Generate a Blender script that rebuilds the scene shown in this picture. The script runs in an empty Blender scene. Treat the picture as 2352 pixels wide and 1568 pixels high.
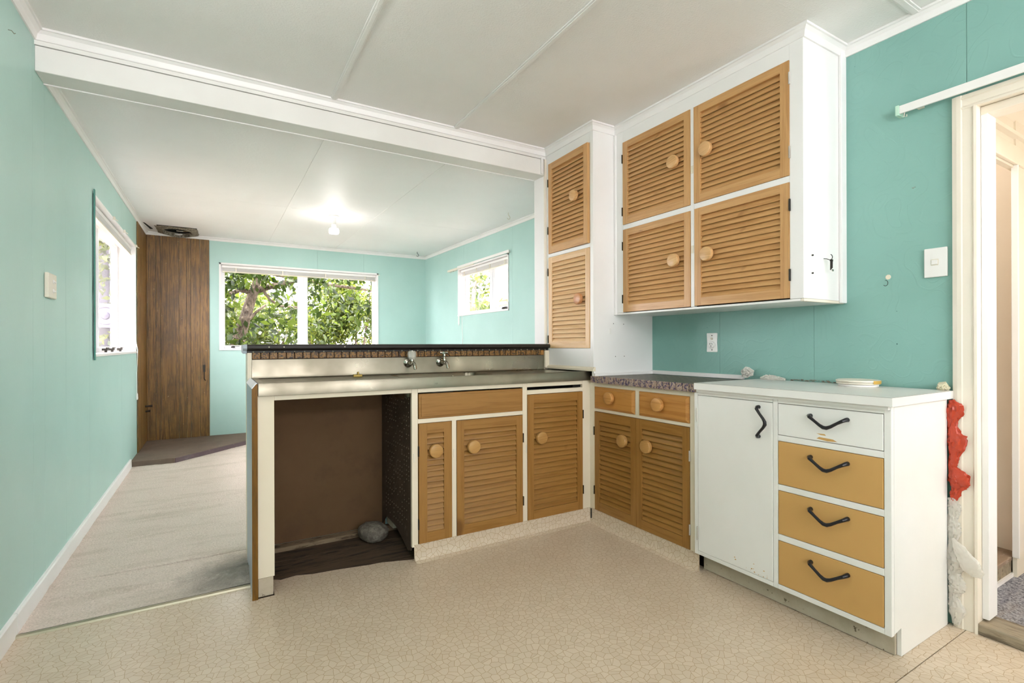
import bpy, bmesh, math, random
from mathutils import Vector, Matrix, noise
import numpy as np
random.seed(7)
C = bpy.context.scene.collection
PI = math.pi

# ------------------------------------------------------------------ camera
CAM_H = 1.10
TH, ROLL = .5359, .0031
cam = bpy.data.cameras.new('camera'); cam_o = bpy.data.objects.new('camera', cam); C.objects.link(cam_o)
cam.sensor_fit = 'HORIZONTAL'; cam.sensor_width = 36
cam.lens = 36 * 1146.59 / 2352
cam.shift_y = 7.96 / 2352
cam.clip_start = .02; cam.clip_end = 200
fw = Vector((math.sin(TH), math.cos(TH), 0)); rt = Vector((math.cos(TH), -math.sin(TH), 0)); up = Vector((0, 0, 1))
R_ = rt * math.cos(ROLL) - up * math.sin(ROLL); U_ = rt * math.sin(ROLL) + up * math.cos(ROLL)
M = Matrix((R_, U_, -fw)).transposed().to_4x4(); M.translation = Vector((0, 0, CAM_H))
cam_o.matrix_world = M
bpy.context.scene.camera = cam_o

# ------------------------------------------------------------------ world, sun, lamps, exposure
sc = bpy.context.scene
sc.view_settings.view_transform = 'Standard'; sc.view_settings.look = 'None'
sc.view_settings.exposure = 0.52; sc.view_settings.gamma = 1; sc.view_settings.use_curve_mapping = False
w = bpy.data.worlds.new('sky'); sc.world = w; w.use_nodes = True
wn = w.node_tree.nodes; wl = w.node_tree.links
bg = wn['Background']
bg.inputs[0].default_value = (1.0, 0.94, 0.98, 1); bg.inputs[1].default_value = 14

def lamp(name, kind, loc, energy, color=(1, 1, 1), size=None, rot=(0, 0, 0), sizey=None):
    l = bpy.data.lights.new(name, kind); l.energy = energy; l.color = color
    if kind == 'AREA':
        l.shape = 'RECTANGLE'; l.size = size; l.size_y = sizey or size
    elif kind == 'SUN': l.angle = size
    else: l.shadow_soft_size = size or .05
    o = bpy.data.objects.new(name, l); o.location = loc; o.rotation_euler = rot; C.objects.link(o); return o
lamp('sun', 'SUN', (0, 0, 8), 7.0, (1, .95, .86), .01, (math.radians(38), 0, math.radians(-30)))
# unseen fill light added behind the camera, tilted up at the ceiling
lamp('rear_fill_light', 'AREA', (.75, -2.12, 1.45), 56, (1, .925, .955), 2.4, (PI/2+.75, 0, 0), 1.7)
# kitchen ceiling lamp, above the frame
lamp('kitchen_lamp', 'POINT', (-.1, 1.45, 2.25), 10, (1, .92, .90), .06)
# unseen fill lights added to brighten the hall and its alcove
lamp('hall_fill', 'POINT', (2.72, -.30, 1.35), 20, (1, .96, .9), .1)
lamp('hall_alcove_fill', 'POINT', (2.80, 1.0, 2.05), 1.3, (1, .96, .9), .06)  # added out of sight behind the alcove header to brighten the alcove
# bulb of the far room
lamp('bulb_light', 'POINT', (.982, 5.0, 2.19), 3.2, (1, .95, .92), .09)

# ------------------------------------------------------------------ helpers
def lin(c):
    if isinstance(c, str):
        c = [int(c[i:i+2], 16) / 255 for i in (0, 2, 4)]
    return [x / 12.92 if x <= .04045 else ((x + .055) / 1.055) ** 2.4 for x in c] + [1]

class MB:
    def __init__(s): s.v = []; s.f = []; s.uv = None
    def add(s, vs, fs):
        n = len(s.v); s.v += [tuple(v) for v in vs]; s.f += [tuple(i + n for i in f) for f in fs]; return s
    def box(s, x0, x1, y0, y1, z0, z1):
        if x0 > x1: x0, x1 = x1, x0
        if y0 > y1: y0, y1 = y1, y0
        if z0 > z1: z0, z1 = z1, z0
        return s.add([(x0,y0,z0),(x1,y0,z0),(x1,y1,z0),(x0,y1,z0),(x0,y0,z1),(x1,y0,z1),(x1,y1,z1),(x0,y1,z1)],
                     [(0,3,2,1),(4,5,6,7),(0,1,5,4),(1,2,6,5),(2,3,7,6),(3,0,4,7)])
    def prism(s, pts, z0, z1):           # pts ccw in xy
        n = len(pts)
        vs = [(x, y, z0) for x, y in pts] + [(x, y, z1) for x, y in pts]
        fs = [tuple(range(n))[::-1], tuple(range(n, 2*n))] + [(i, (i+1) % n, n + (i+1) % n, n + i) for i in range(n)]
        return s.add(vs, fs)
    def extrude(s, prof, axis, a, b):    # prof: 2D points in the plane normal to axis
        n = len(prof)
        def P(p, t):
            return {'X': (t, p[0], p[1]), 'Y': (p[0], t, p[1]), 'Z': (p[0], p[1], t)}[axis]
        vs = [P(p, a) for p in prof] + [P(p, b) for p in prof]
        fs = [tuple(range(n))[::-1], tuple(range(n, 2*n))] + [(i, (i+1) % n, n + (i+1) % n, n + i) for i in range(n)]
        return s.add(vs, fs)
    def tube(s, pts, rad, n=8, caps=True, flat=1.0):
        pts = [Vector(p) for p in pts]; m = len(pts)
        if not hasattr(rad, '__len__'): rad = [rad] * m
        vs = []; prev = None
        for i, p in enumerate(pts):
            d = (pts[min(i+1, m-1)] - pts[max(i-1, 0)]).normalized()
            if prev is None:
                a = Vector((0, 0, 1)) if abs(d.z) < .9 else Vector((1, 0, 0))
                x = d.cross(a).normalized()
            else:
                x = (prev - d * prev.dot(d)).normalized()
            prev = x; y = d.cross(x)
            for k in range(n):
                t = 2*PI*k/n
                vs.append(p + (x*math.cos(t) + y*math.sin(t)*flat) * rad[i])
        fs = [(i*n+k, i*n+(k+1) % n, (i+1)*n+(k+1) % n, (i+1)*n+k) for i in range(m-1) for k in range(n)]
        if caps: fs += [tuple(range(n))[::-1], tuple(range((m-1)*n, m*n))]
        return s.add(vs, fs)
    def lathe(s, prof, n=20, origin=(0,0,0), axis='Z'):   # prof (r,h)
        vs = []
        for r, h in prof:
            for k in range(n):
                t = 2*PI*k/n; a, b = r*math.cos(t), r*math.sin(t)
                v = {'Z': (a, b, h), 'Y': (a, h, b), 'X': (h, a, b)}[axis]
                vs.append((v[0]+origin[0], v[1]+origin[1], v[2]+origin[2]))
        m = len(prof)
        fs = [(i*n+k, i*n+(k+1) % n, (i+1)*n+(k+1) % n, (i+1)*n+k) for i in range(m-1) for k in range(n)]
        fs += [tuple(range(n))[::-1], tuple(range((m-1)*n, m*n))]
        return s.add(vs, fs)
    def xf(s, fn):
        s.v = [fn(*v) for v in s.v]; return s

def obj(name, mb, mat, parent=None, smooth=False, kind=None, bevel=0, loc=None, uv=None):
    me = bpy.data.meshes.new(name)
    off = Vector((0, 0, 0))
    if parent is not None and parent.get('_w', 1): off = Vector(parent.location) if parent.parent is None else Vector((0,0,0))
    vs = [(v[0]-off.x, v[1]-off.y, v[2]-off.z) for v in mb.v]
    me.from_pydata(vs, [], mb.f)
    if uv is not None:
        l = me.uv_layers.new(name='UVMap')
        for p in me.polygons:
            for li in p.loop_indices:
                l.data[li].uv = uv(*mb.v[me.loops[li].vertex_index])
    bm = bmesh.new(); bm.from_mesh(me)
    bmesh.ops.recalc_face_normals(bm, faces=bm.faces)
    if bevel:
        es = [e for e in bm.edges if len(e.link_faces) == 2 and e.calc_face_angle(0) > .6]
        try: bmesh.ops.bevel(bm, geom=es, offset=bevel, segments=2, profile=.5, affect='EDGES', clamp_overlap=True)
        except Exception: pass
    bm.to_mesh(me); bm.free()
    if smooth:
        for p in me.polygons: p.use_smooth = True
        try: me.set_sharp_from_angle(angle=math.radians(35))
        except Exception: pass
    if mat: me.materials.append(mat)
    o = bpy.data.objects.new(name, me); C.objects.link(o)
    if parent is not None: o.parent = parent
    if kind: o['kind'] = kind
    if loc is not None: o.location = loc
    return o

def thing(name, label, cat, loc=(0, 0, 0), group=None, kind=None):
    o = bpy.data.objects.new(name, None); C.objects.link(o); o.location = loc; o.empty_display_size = .05
    if label: o['label'] = label
    if cat: o['category'] = cat
    if group: o['group'] = group
    if kind: o['kind'] = kind
    return o
def tag(o, label, cat, group=None):
    o['label'] = label; o['category'] = cat
    if group: o['group'] = group
    return o
def struct(name, mb, mat, label=None, **k):
    o = obj(name, mb, mat, kind='structure', **k)
    if label: o['label'] = label
    return o
def instance(src, name, parent, loc, rot=(0, 0, 0), scale=None):
    o = bpy.data.objects.new(name, src.data if hasattr(src, 'data') else src); C.objects.link(o)
    o.parent = parent; o.location = loc; o.rotation_euler = rot
    if scale: o.scale = scale
    return o

# ------------------------------------------------------------------ materials
def mat(name, base, rough=.5, metal=0, spec=.5):
    m = bpy.data.materials.new(name); m.use_nodes = True
    b = m.node_tree.nodes['Principled BSDF']
    b.inputs['Base Color'].default_value = lin(base); b.inputs['Roughness'].default_value = rough
    b.inputs['Metallic'].default_value = metal; b.inputs['Specular IOR Level'].default_value = spec
    return m
class NT:
    def __init__(s, m): s.t = m.node_tree; s.b = s.t.nodes['Principled BSDF']
    def n(s, t, **k):
        x = s.t.nodes.new(t)
        for a, v in k.items(): setattr(x, a, v)
        return x
    def l(s, a, b): s.t.links.new(a, b)
    def coord(s, out='Object', scale=(1, 1, 1), rnd=False, loc=(0, 0, 0)):
        c = s.n('ShaderNodeTexCoord'); mp = s.n('ShaderNodeMapping'); mp.inputs['Scale'].default_value = scale; mp.inputs['Location'].default_value = loc
        src = c.outputs[out]
        if rnd:
            oi = s.n('ShaderNodeObjectInfo'); mul = s.n('ShaderNodeVectorMath', operation='SCALE'); mul.inputs[0].default_value = (7, 5, 9)
            s.l(oi.outputs['Random'], mul.inputs['Scale']); ad = s.n('ShaderNodeVectorMath', operation='ADD')
            s.l(src, ad.inputs[0]); s.l(mul.outputs[0], ad.inputs[1]); src = ad.outputs[0]
        s.l(src, mp.inputs[0]); return mp.outputs[0]
    def noise(s, vec, scale=5, detail=3, rough=.5, dist=0):
        x = s.n('ShaderNodeTexNoise'); x.inputs['Scale'].default_value = scale; x.inputs['Detail'].default_value = detail
        x.inputs['Roughness'].default_value = rough; x.inputs['Distortion'].default_value = dist; s.l(vec, x.inputs['Vector']); return x.outputs[0]
    def ramp(s, f, stops):
        r = s.n('ShaderNodeValToRGB'); e = r.color_ramp.elements
        while len(e) < len(stops): e.new(.5)
        for i, (p, c) in enumerate(stops):
            e[i].position = p; e[i].color = lin(c) if not isinstance(c, (int, float)) else (c, c, c, 1)
        s.l(f, r.inputs[0]); return r.outputs[0]
    def mix(s, f, a, b, mode='MIX'):
        x = s.n('ShaderNodeMix', data_type='RGBA', blend_type=mode)
        for sock, v in ((x.inputs[0], f), (x.inputs[6], a), (x.inputs[7], b)):
            if hasattr(v, 'is_linked') or hasattr(v, 'links'): s.l(v, sock)
            elif isinstance(v, (int, float)): sock.default_value = v if sock is x.inputs[0] else (v, v, v, 1)
            else: sock.default_value = lin(v)
        return x.outputs[2]
    def bump(s, h, strength=.3, dist=.01):
        x = s.n('ShaderNodeBump'); x.inputs['Strength'].default_value = strength; x.inputs['Distance'].default_value = dist
        s.l(h, x.inputs['Height']); s.l(x.outputs[0], s.b.inputs['Normal']); return x

def painted(name, base, dark=None, rough=.55, bump=.15, bscale=90, specks=None, speck_t=.72, var=.5, spec=.4):
    m = mat(name, base, rough, spec=spec); t = NT(m); v = t.coord('Object', rnd=False)
    n = t.noise(v, 1.6, 4, .6)
    col = t.mix(t.ramp(n, [(.35, 0.0), (.75, 1.0)]), base, dark or base)
    if specks:
        s_ = t.noise(v, 38, 2, .5); s2 = t.noise(v, 3, 2, .5)
        k = t.ramp(s_, [(speck_t, 0.0), (speck_t + .015, 1.0)]); k2 = t.ramp(s2, [(.5, 0.0), (.6, 1.0)])
        mm = t.n('ShaderNodeMath', operation='MULTIPLY'); t.l(k, mm.inputs[0]); t.l(k2, mm.inputs[1])
        col = t.mix(mm.outputs[0], col, specks)
    t.l(col, t.b.inputs['Base Color'])
    if bump:
        t.bump(t.noise(v, bscale, 3, .6), bump, .004)
    return m

M_aqua = painted('aqua_wallboard', 'B6D7D0', 'ADD0C9', .42, .12, 60, '3E6F68', .80)
M_aqua_far = M_aqua
def aqua_wallpaper():
    m = painted('aqua_wallpaper', '8BB7AD', '82AEA5', .5, 0, 60, '2E5550', .79)
    t = NT(m); v = t.coord('Object')
    nz = t.n('ShaderNodeTexNoise'); nz.inputs['Scale'].default_value = 3.5; t.l(v, nz.inputs['Vector'])
    mx = t.n('ShaderNodeVectorMath', operation='MULTIPLY_ADD'); mx.inputs[1].default_value = (.35, .35, .35); t.l(nz.outputs[1], mx.inputs[0]); t.l(v, mx.inputs[2])
    vo = t.n('ShaderNodeTexVoronoi'); vo.inputs['Scale'].default_value = 6; vo.feature = 'F1'; t.l(mx.outputs[0], vo.inputs['Vector'])
    ml = t.n('ShaderNodeMath', operation='MULTIPLY'); ml.inputs[1].default_value = 30; t.l(vo.outputs['Distance'], ml.inputs[0])
    sn = t.n('ShaderNodeMath', operation='SINE'); t.l(ml.outputs[0], sn.inputs[0])
    pk = t.ramp(sn.outputs[0], [(.75, 0.0), (1.0, 1.0)])
    ad = t.n('ShaderNodeMath', operation='ADD'); t.l(pk, ad.inputs[0])
    fine = t.noise(v, 160, 2, .6); f2 = t.n('ShaderNodeMath', operation='MULTIPLY'); f2.inputs[1].default_value = .8; t.l(fine, f2.inputs[0]); t.l(f2.outputs[0], ad.inputs[1])
    t.bump(ad.outputs[0], .22, .002)
    return m
M_paper = aqua_wallpaper()
M_white = painted('white_gloss_paint', 'F3F2F0', 'EBEAE7', .38, .08, 40, '6b6455', .80)
M_trim = painted('white_trim_paint', 'F4F2F1', 'EDEBE8', .35, .05, 40)
M_cream = painted('cream_paint', 'EAE0CB', 'E0D4BB', .42, .08, 50, '6b5a40', .78)
M_architrave = painted('old_cream_paint', 'EDE5D6', 'E6DAC6', .38, .08, 50, '8a7a60', .80)
M_ceil = painted('ceiling_paint', 'EFEEEB', 'E9E8E4', .6, .5, 120)
M_ceil_far = painted('smooth_ceiling_paint', 'F4F2F1', 'EFEDEC', .5, .25, 60)
M_beam = painted('beam_paint', 'EBEAE6', 'DFDDD8', .5, .12, 30, '9a9790', .77)
M_cabwhite = painted('cabinet_white_paint', 'F1F0EC', 'E9E8E2', .35, .06, 35, 'A98F62', .82)
M_ochre = painted('ochre_paint', 'D0A464', 'CA9E5E', .42, .05, 60)
M_worktop = painted('white_laminate', 'E4E2DE', 'DEDCD8', .3, .05, 70, '9c9a94', .82)
M_worktop_edge = painted('white_laminate_edge', 'EDECE8', 'E6E5E0', .35, .03, 70)
M_dark = mat('dark_void', '14110F', .9)
M_black = mat('black_enamel', '26262A', .28, .3)
M_hinge = mat('dark_steel_hinge', '3a3632', .45, .8)
M_hingew = painted('painted_hinge', 'D9D6CF', '8a7d6c', .5, .2, 90)
M_plastic = mat('white_plastic', 'F0EEEA', .35)
M_plastic_old = mat('old_cream_plastic', 'E3DCCB', .35)
M_alu = mat('white_aluminium', 'EDEEF2', .3)
M_bluegrey = painted('grey_metal_edge', 'B9C2CC', 'A9B2BD', .4, .05, 40)
M_chrome = mat('worn_chrome', 'B9B5AA', .18, 1.0)
M_nailhead = mat('dull_nail_head', 'A09A86', .4, .8)

def steel():
    m = mat('stained_stainless_steel', 'A9A598', .3, 1.0); t = NT(m); v = t.coord('Object')
    n = t.noise(v, 3.0, 4, .6); c = t.mix(t.ramp(n, [(.3, 0.0), (.7, 1.0)]), '938d7e', '7a7464')
    s = t.noise(v, 45, 3, .7); k = t.ramp(s, [(.70, 0.0), (.76, 1.0)]); n3 = t.noise(v, 2.2, 2); k3 = t.ramp(n3, [(.45, 0.0), (.6, 1.0)])
    mm = t.n('ShaderNodeMath', operation='MULTIPLY'); t.l(k, mm.inputs[0]); t.l(k3, mm.inputs[1])
    c = t.mix(mm.outputs[0], c, '5e4a30'); t.l(c, t.b.inputs['Base Color'])
    r = t.ramp(t.noise(v, 6, 3), [(.3, .26), (.7, .42)]); t.l(r, t.b.inputs['Roughness'])
    v2 = t.coord('Object', (2, 160, 160)); t.bump(t.noise(v2, 4, 2), .06, .001)
    return m
M_steel = steel()

def vinyl():
    m = mat('crazed_vinyl', 'DCCFBA', .32, spec=.5); t = NT(m); v = t.coord('UV')
    nz = t.n('ShaderNodeTexNoise'); nz.inputs['Scale'].default_value = 22; nz.inputs['Detail'].default_value = 2; t.l(v, nz.inputs['Vector'])
    mx = t.n('ShaderNodeVectorMath', operation='MULTIPLY_ADD'); mx.inputs[1].default_value = (.011, .011, 0); t.l(nz.outputs[1], mx.inputs[0]); t.l(v, mx.inputs[2])
    vo = t.n('ShaderNodeTexVoronoi', feature='DISTANCE_TO_EDGE', voronoi_dimensions='2D'); vo.inputs['Scale'].default_value = 38; t.l(mx.outputs[0], vo.inputs['Vector'])
    ln = t.ramp(vo.outputs['Distance'], [(.010, 1.0), (.050, 0.0)])
    vc = t.n('ShaderNodeTexVoronoi', feature='F1', voronoi_dimensions='2D'); vc.inputs['Scale'].default_value = 38; t.l(mx.outputs[0], vc.inputs['Vector'])
    sep = t.n('ShaderNodeSeparateColor'); t.l(vc.outputs['Color'], sep.inputs[0])
    cell = t.mix(sep.outputs[0], 'D8C8B2', 'D0BFA8')
    dn = t.ramp(t.noise(v, 1.1, 4, .6), [(.4, 0.0), (.75, .6)])
    cell = t.mix(dn, cell, 'C2AF97')
    col = t.mix(ln, cell, 'AD9169')
    sp = t.ramp(t.noise(v, 60, 2, .6), [(.745, 0.0), (.76, 1.0)]); sp2 = t.ramp(t.noise(v, 2.3, 2), [(.5, 0.0), (.62, 1.0)])
    mm = t.n('ShaderNodeMath', operation='MULTIPLY'); t.l(sp, mm.inputs[0]); t.l(sp2, mm.inputs[1])
    col = t.mix(mm.outputs[0], col, '4b4035'); t.l(col, t.b.inputs['Base Color'])
    t.bump(ln, -.12, .002)
    return m
M_vinyl = vinyl()

def carpet_mat(name, a, b, dirt=None, bs=260):
    m = mat(name, a, .95, spec=.1); t = NT(m); v = t.coord('Object')
    n = t.noise(v, 120, 3, .7); c = t.mix(t.ramp(n, [(.35, 0.0), (.65, 1.0)]), a, b)
    n2 = t.noise(t.coord('Object', (1, 4, 1)), 2.0, 4, .65); c = t.mix(t.ramp(n2, [(.5, 0.0), (.8, .45)]), c, 'A39780')
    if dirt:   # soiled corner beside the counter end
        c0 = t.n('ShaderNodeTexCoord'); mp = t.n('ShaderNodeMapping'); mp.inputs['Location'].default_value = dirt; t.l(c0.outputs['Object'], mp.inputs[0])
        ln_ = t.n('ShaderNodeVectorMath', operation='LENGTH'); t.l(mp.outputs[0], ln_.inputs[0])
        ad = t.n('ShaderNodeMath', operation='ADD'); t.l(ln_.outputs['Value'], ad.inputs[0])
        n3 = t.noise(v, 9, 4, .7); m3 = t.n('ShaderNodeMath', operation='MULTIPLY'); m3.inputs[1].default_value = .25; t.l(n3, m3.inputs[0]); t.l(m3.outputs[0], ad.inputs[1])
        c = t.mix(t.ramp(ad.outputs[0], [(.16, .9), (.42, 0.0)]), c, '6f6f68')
    t.l(c, t.b.inputs['Base Color'])
    t.bump(n, .9, .006)
    return m
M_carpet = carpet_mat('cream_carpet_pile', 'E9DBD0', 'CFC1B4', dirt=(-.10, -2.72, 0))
M_hallcarpet = carpet_mat('speckled_grey_carpet', 'B9BAC2', '4f515c')

def pine(name, light, mid, dark, axis='X', rough=.38):
    m = mat(name, light, rough, spec=.5); t = NT(m)
    sc_ = {'X': (1.0, 10, 20), 'Z': (20, 10, 1.0), 'Y': (26, 1.2, 14)}[axis]
    v = t.coord('Object', sc_, rnd=True)
    n = t.noise(v, 1.6, 4, .55, .6)
    wv = t.n('ShaderNodeMath', operation='MULTIPLY'); wv.inputs[1].default_value = 13; t.l(n, wv.inputs[0])
    sn = t.n('ShaderNodeMath', operation='SINE'); t.l(wv.outputs[0], sn.inputs[0])
    g = t.ramp(sn.outputs[0], [(0.0, 0.0), (.6, .2), (1.0, .75)])
    col = t.mix(g, light, mid)
    n2 = t.noise(v, 9, 3, .6); col = t.mix(t.ramp(n2, [(.5, 0.0), (.8, .35)]), col, dark)
    kn = t.noise(t.coord('Object', (3, 3, 3) if axis != 'Z' else (3, 3, 2), rnd=True), 2.0, 1, .4)
    col = t.mix(t.ramp(kn, [(.74, 0.0), (.80, .8)]), col, dark)
    t.l(col, t.b.inputs['Base Color']); t.bump(g, .04, .001)
    return m
PL = ('9E7238', '8C612A', '684116')   # lower doors, ochre pine, darkened partly for the dimmer light there
PU = ('CB9D66', 'BB8B54', '855728')   # wall cupboard doors, yellower pine, paled partly for the light on them
PP = ('E2BE8F', 'D3A873', 'A0754a')   # tall cupboard's lower door, window light painted in as paler pine
PIN = {k: (pine('pine_%s_across' % k, *c, 'X'), pine('pine_%s_upright' % k, *c, 'Z')) for k, c in (('ochre', PL), ('honey', PU), ('window_lit', PP), ('orange', ('BE8644', 'A86E32', '7a4416')))}

def darkwood():
    m = mat('dark_stained_boards', '6b4a2c', .38); t = NT(m)
    v = t.coord('Object', (30, 30, .9), rnd=True); n = t.noise(v, 1.5, 4, .6, .8)
    ml = t.n('ShaderNodeMath', operation='MULTIPLY'); ml.inputs[1].default_value = 30; t.l(n, ml.inputs[0])
    sn = t.n('ShaderNodeMath', operation='SINE'); t.l(ml.outputs[0], sn.inputs[0])
    g = t.ramp(sn.outputs[0], [(.1, 0.0), (1.0, 1.0)])
    c = t.mix(g, '8e6834', '5f4422'); n2 = t.noise(t.coord('Object', (1, 1, .5), rnd=True), 7, 5, .7)
    c = t.mix(t.ramp(n2, [(.42, 0.0), (.7, .7)]), c, '4f3a22')
    s = t.noise(t.coord('Object'), 55, 2); c = t.mix(t.ramp(s, [(.765, 0.0), (.775, 1.0)]), c, 'C9B58F')
    t.l(c, t.b.inputs['Base Color']); t.bump(g, .25, .002); return m
M_darkwood = darkwood()
def rough_mat(name, a, b, c, scale=8, rough=.85, bump=.6, t1=.45, t2=.62, stretch=(1, 1, 1), rnd=False):
    m = mat(name, a, rough, spec=.25); t = NT(m); v = t.coord('Object', stretch, rnd)
    n = t.noise(v, scale, 5, .65); col = t.mix(t.ramp(n, [(.3, 0.0), (.7, 1.0)]), a, b)
    n2 = t.noise(v, scale * 2.7, 4, .7); col = t.mix(t.ramp(n2, [(t1, 0.0), (t2, 1.0)]), col, c)
    t.l(col, t.b.inputs['Base Color']); t.bump(n2, bump, .004); return m
M_hardboard = rough_mat('stained_brown_hardboard', '6e543b', '62492f', '5a4330', 2.2, .7, .15, .5, .8)
M_pegboard = rough_mat('dirty_dark_board', '4f4136', '43372e', '6b5d4e', 9, .7, .4, .6, .72)
M_oldfloor = rough_mat('dirty_floorboards', '5b4a3a', '44372b', '2f2720', 5, .8, .5, .5, .65, (.5, 3, 3), True)
M_plate = rough_mat('old_timber_plate', '8d7a62', '776651', '4a3d2f', 6, .85, .6, .5, .65, (.6, 3, 3))
M_stone = rough_mat('grey_stone', '6c665c', '57524a', '827c70', 14, .9, .8)
M_hearth = rough_mat('brown_painted_concrete', '7f6f62', '736358', '9a8a7a', 7, .75, .4, .62, .75)
M_hearth2 = rough_mat('grey_mauve_concrete', '756468', '6a5a5e', '8b7a7c', 9, .8, .5, .6, .75)
M_mosaic = rough_mat('marbled_brown_tile', '9a7442', '7e5a2e', '34302e', 38, .3, .2, .50, .58, rnd=True)
M_mosaic2 = rough_mat('marbled_mauve_tile', '9a8172', 'B3A293', '463f5e', 34, .3, .2, .49, .57, rnd=True)
M_grout = mat('dark_brown_grout', '3a2617', .7)
M_chip = rough_mat('raw_chipboard', 'B07838', '8a5524', 'D3A567', 90, .9, .9)
M_plinth = rough_mat('scuffed_beige_plinth', 'C3B8A5', 'B5A993', '6a5d4c', 16, .7, .3, .64, .68)
M_topstone = rough_mat('worn_tiled_top', '6f6152', '5a4e42', '3d352d', 30, .35, .5, .5, .6)
M_timberedge = rough_mat('weathered_timber', '8e6a3c', '73542c', '5a4a3c', 4, .6, .3, .5, .7, (8, 8, .7))
M_brownedge = rough_mat('varnished_brown_edge', '80591f', '6a4a1d', '4a3820', 4, .4, .15, .5, .75, (9, 9, .8))
M_threshold = rough_mat('worn_threshold', '8f8574', 'A2937c', '6d6150', 5, .7, .3, .5, .7, (4, .6, 4))
M_step = rough_mat('scuffed_wooden_step', '9c8775', '85715f', 'B7A695', 6, .6, .3, .58, .68, (1, 3, 3))
M_blackcap = rough_mat('black_vinyl_capping', '302b27', '27231f', '5d4433', 12, .38, .1, .68, .72)
M_torn = rough_mat('torn_fibre_board', 'A39B8A', '867d6d', '5a5044', 22, .95, 1.0)
M_flue = mat('black_flue', '0c0a09', .8)  # near-black inside of the flue shaft
M_bark = rough_mat('grey_bark', '8a7d70', '6f6458', '4b4238', 11, .9, .35, stretch=(1, 1, .5))
M_creamroof = painted('neighbour_cream', 'C9BC9F', 'BFB295', .6, .05)
M_lilac = painted('lilac_grey_fence', '4E4A5C', '423F50', .7, .1)
M_grass = rough_mat('garden_gravel', '8f877c', '7a7268', '6d6a50', 6, .95, .6)
M_gold = mat('old_brass', '8d7a42', .35, .9)

def glass_mat(name='window_glass', tint=(1, 1, 1), refl=.06):
    m = bpy.data.materials.new(name); m.use_nodes = True; t = m.node_tree; t.nodes.clear()
    o = t.nodes.new('ShaderNodeOutputMaterial'); tr = t.nodes.new('ShaderNodeBsdfTransparent'); gl = t.nodes.new('ShaderNodeBsdfGlossy')
    gl.inputs['Roughness'].default_value = .02; tr.inputs[0].default_value = (*tint, 1)
    mx = t.nodes.new('ShaderNodeMixShader'); lw = t.nodes.new('ShaderNodeLayerWeight'); lw.inputs[0].default_value = .12
    ml = t.nodes.new('ShaderNodeMath'); ml.operation = 'MULTIPLY'; ml.inputs[1].default_value = .3
    t.links.new(lw.outputs['Fresnel'], ml.inputs[0]); t.links.new(ml.outputs[0], mx.inputs[0])
    t.links.new(tr.outputs[0], mx.inputs[1]); t.links.new(gl.outputs[0], mx.inputs[2]); t.links.new(mx.outputs[0], o.inputs[0]); return m
M_glass = glass_mat()
def film(name, c, alpha, rough=.25):
    m = mat(name, c, rough); b = m.node_tree.nodes['Principled BSDF']; b.inputs['Alpha'].default_value = alpha
    b.inputs['Subsurface Weight'].default_value = 0; return m
M_film = film('clear_plastic_film', 'EDE8DE', .6)
M_redfilm = film('red_plastic_bag', 'C4452A', .93, .3)
M_crystal = film('clear_acrylic', 'E8E8DC', .55, .08)
M_bulb = mat('lit_bulb_glass', 'FFFFFF', .3); _b = M_bulb.node_tree.nodes['Principled BSDF']
_b.inputs['Emission Color'].default_value = (1, .97, .92, 1); _b.inputs['Emission Strength'].default_value = 6
def leaf_mat(name, a, b, c):
    m = bpy.data.materials.new(name); m.use_nodes = True; t = m.node_tree; t.nodes.clear()
    o = t.nodes.new('ShaderNodeOutputMaterial'); d = t.nodes.new('ShaderNodeBsdfPrincipled'); tr = t.nodes.new('ShaderNodeBsdfTranslucent'); mx = t.nodes.new('ShaderNodeMixShader')
    g = t.nodes.new('ShaderNodeNewGeometry'); r = t.nodes.new('ShaderNodeValToRGB'); e = r.color_ramp.elements; e.new(.5)
    for i, (p, cc) in enumerate(((0, a), (.5, b), (1, c))): e[i].position = p; e[i].color = lin(cc)
    t.links.new(g.outputs['Random Per Island'], r.inputs[0]); t.links.new(r.outputs[0], d.inputs['Base Color'])
    hs = t.nodes.new('ShaderNodeHueSaturation'); hs.inputs['Value'].default_value = 1.7; hs.inputs['Hue'].default_value = .475; t.links.new(r.outputs[0], hs.inputs['Color'])
    t.links.new(hs.outputs[0], tr.inputs[0]); d.inputs['Roughness'].default_value = .35
    mx.inputs[0].default_value = .5; t.links.new(d.outputs[0], mx.inputs[1]); t.links.new(tr.outputs[0], mx.inputs[2]); t.links.new(mx.outputs[0], o.inputs[0]); return m
M_leaf = leaf_mat('tree_leaves', '16280d', '2a3f12', '4e6520')
M_leaf2 = leaf_mat('shrub_leaves', '20340d', '43561a', '707c36')

# ------------------------------------------------------------------ the room: dimensions
XL, XR, XF = -.664, 2.491, 2.597
YB, YB2, YF = 2.882, 3.02, 6.80
ZN = 2.457
def zf(y): return 2.327 + (y - 3.02) * .0103       # the far ceiling climbs very slightly
T = .16
def fuv(x, y, z): return (x, y)

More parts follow.
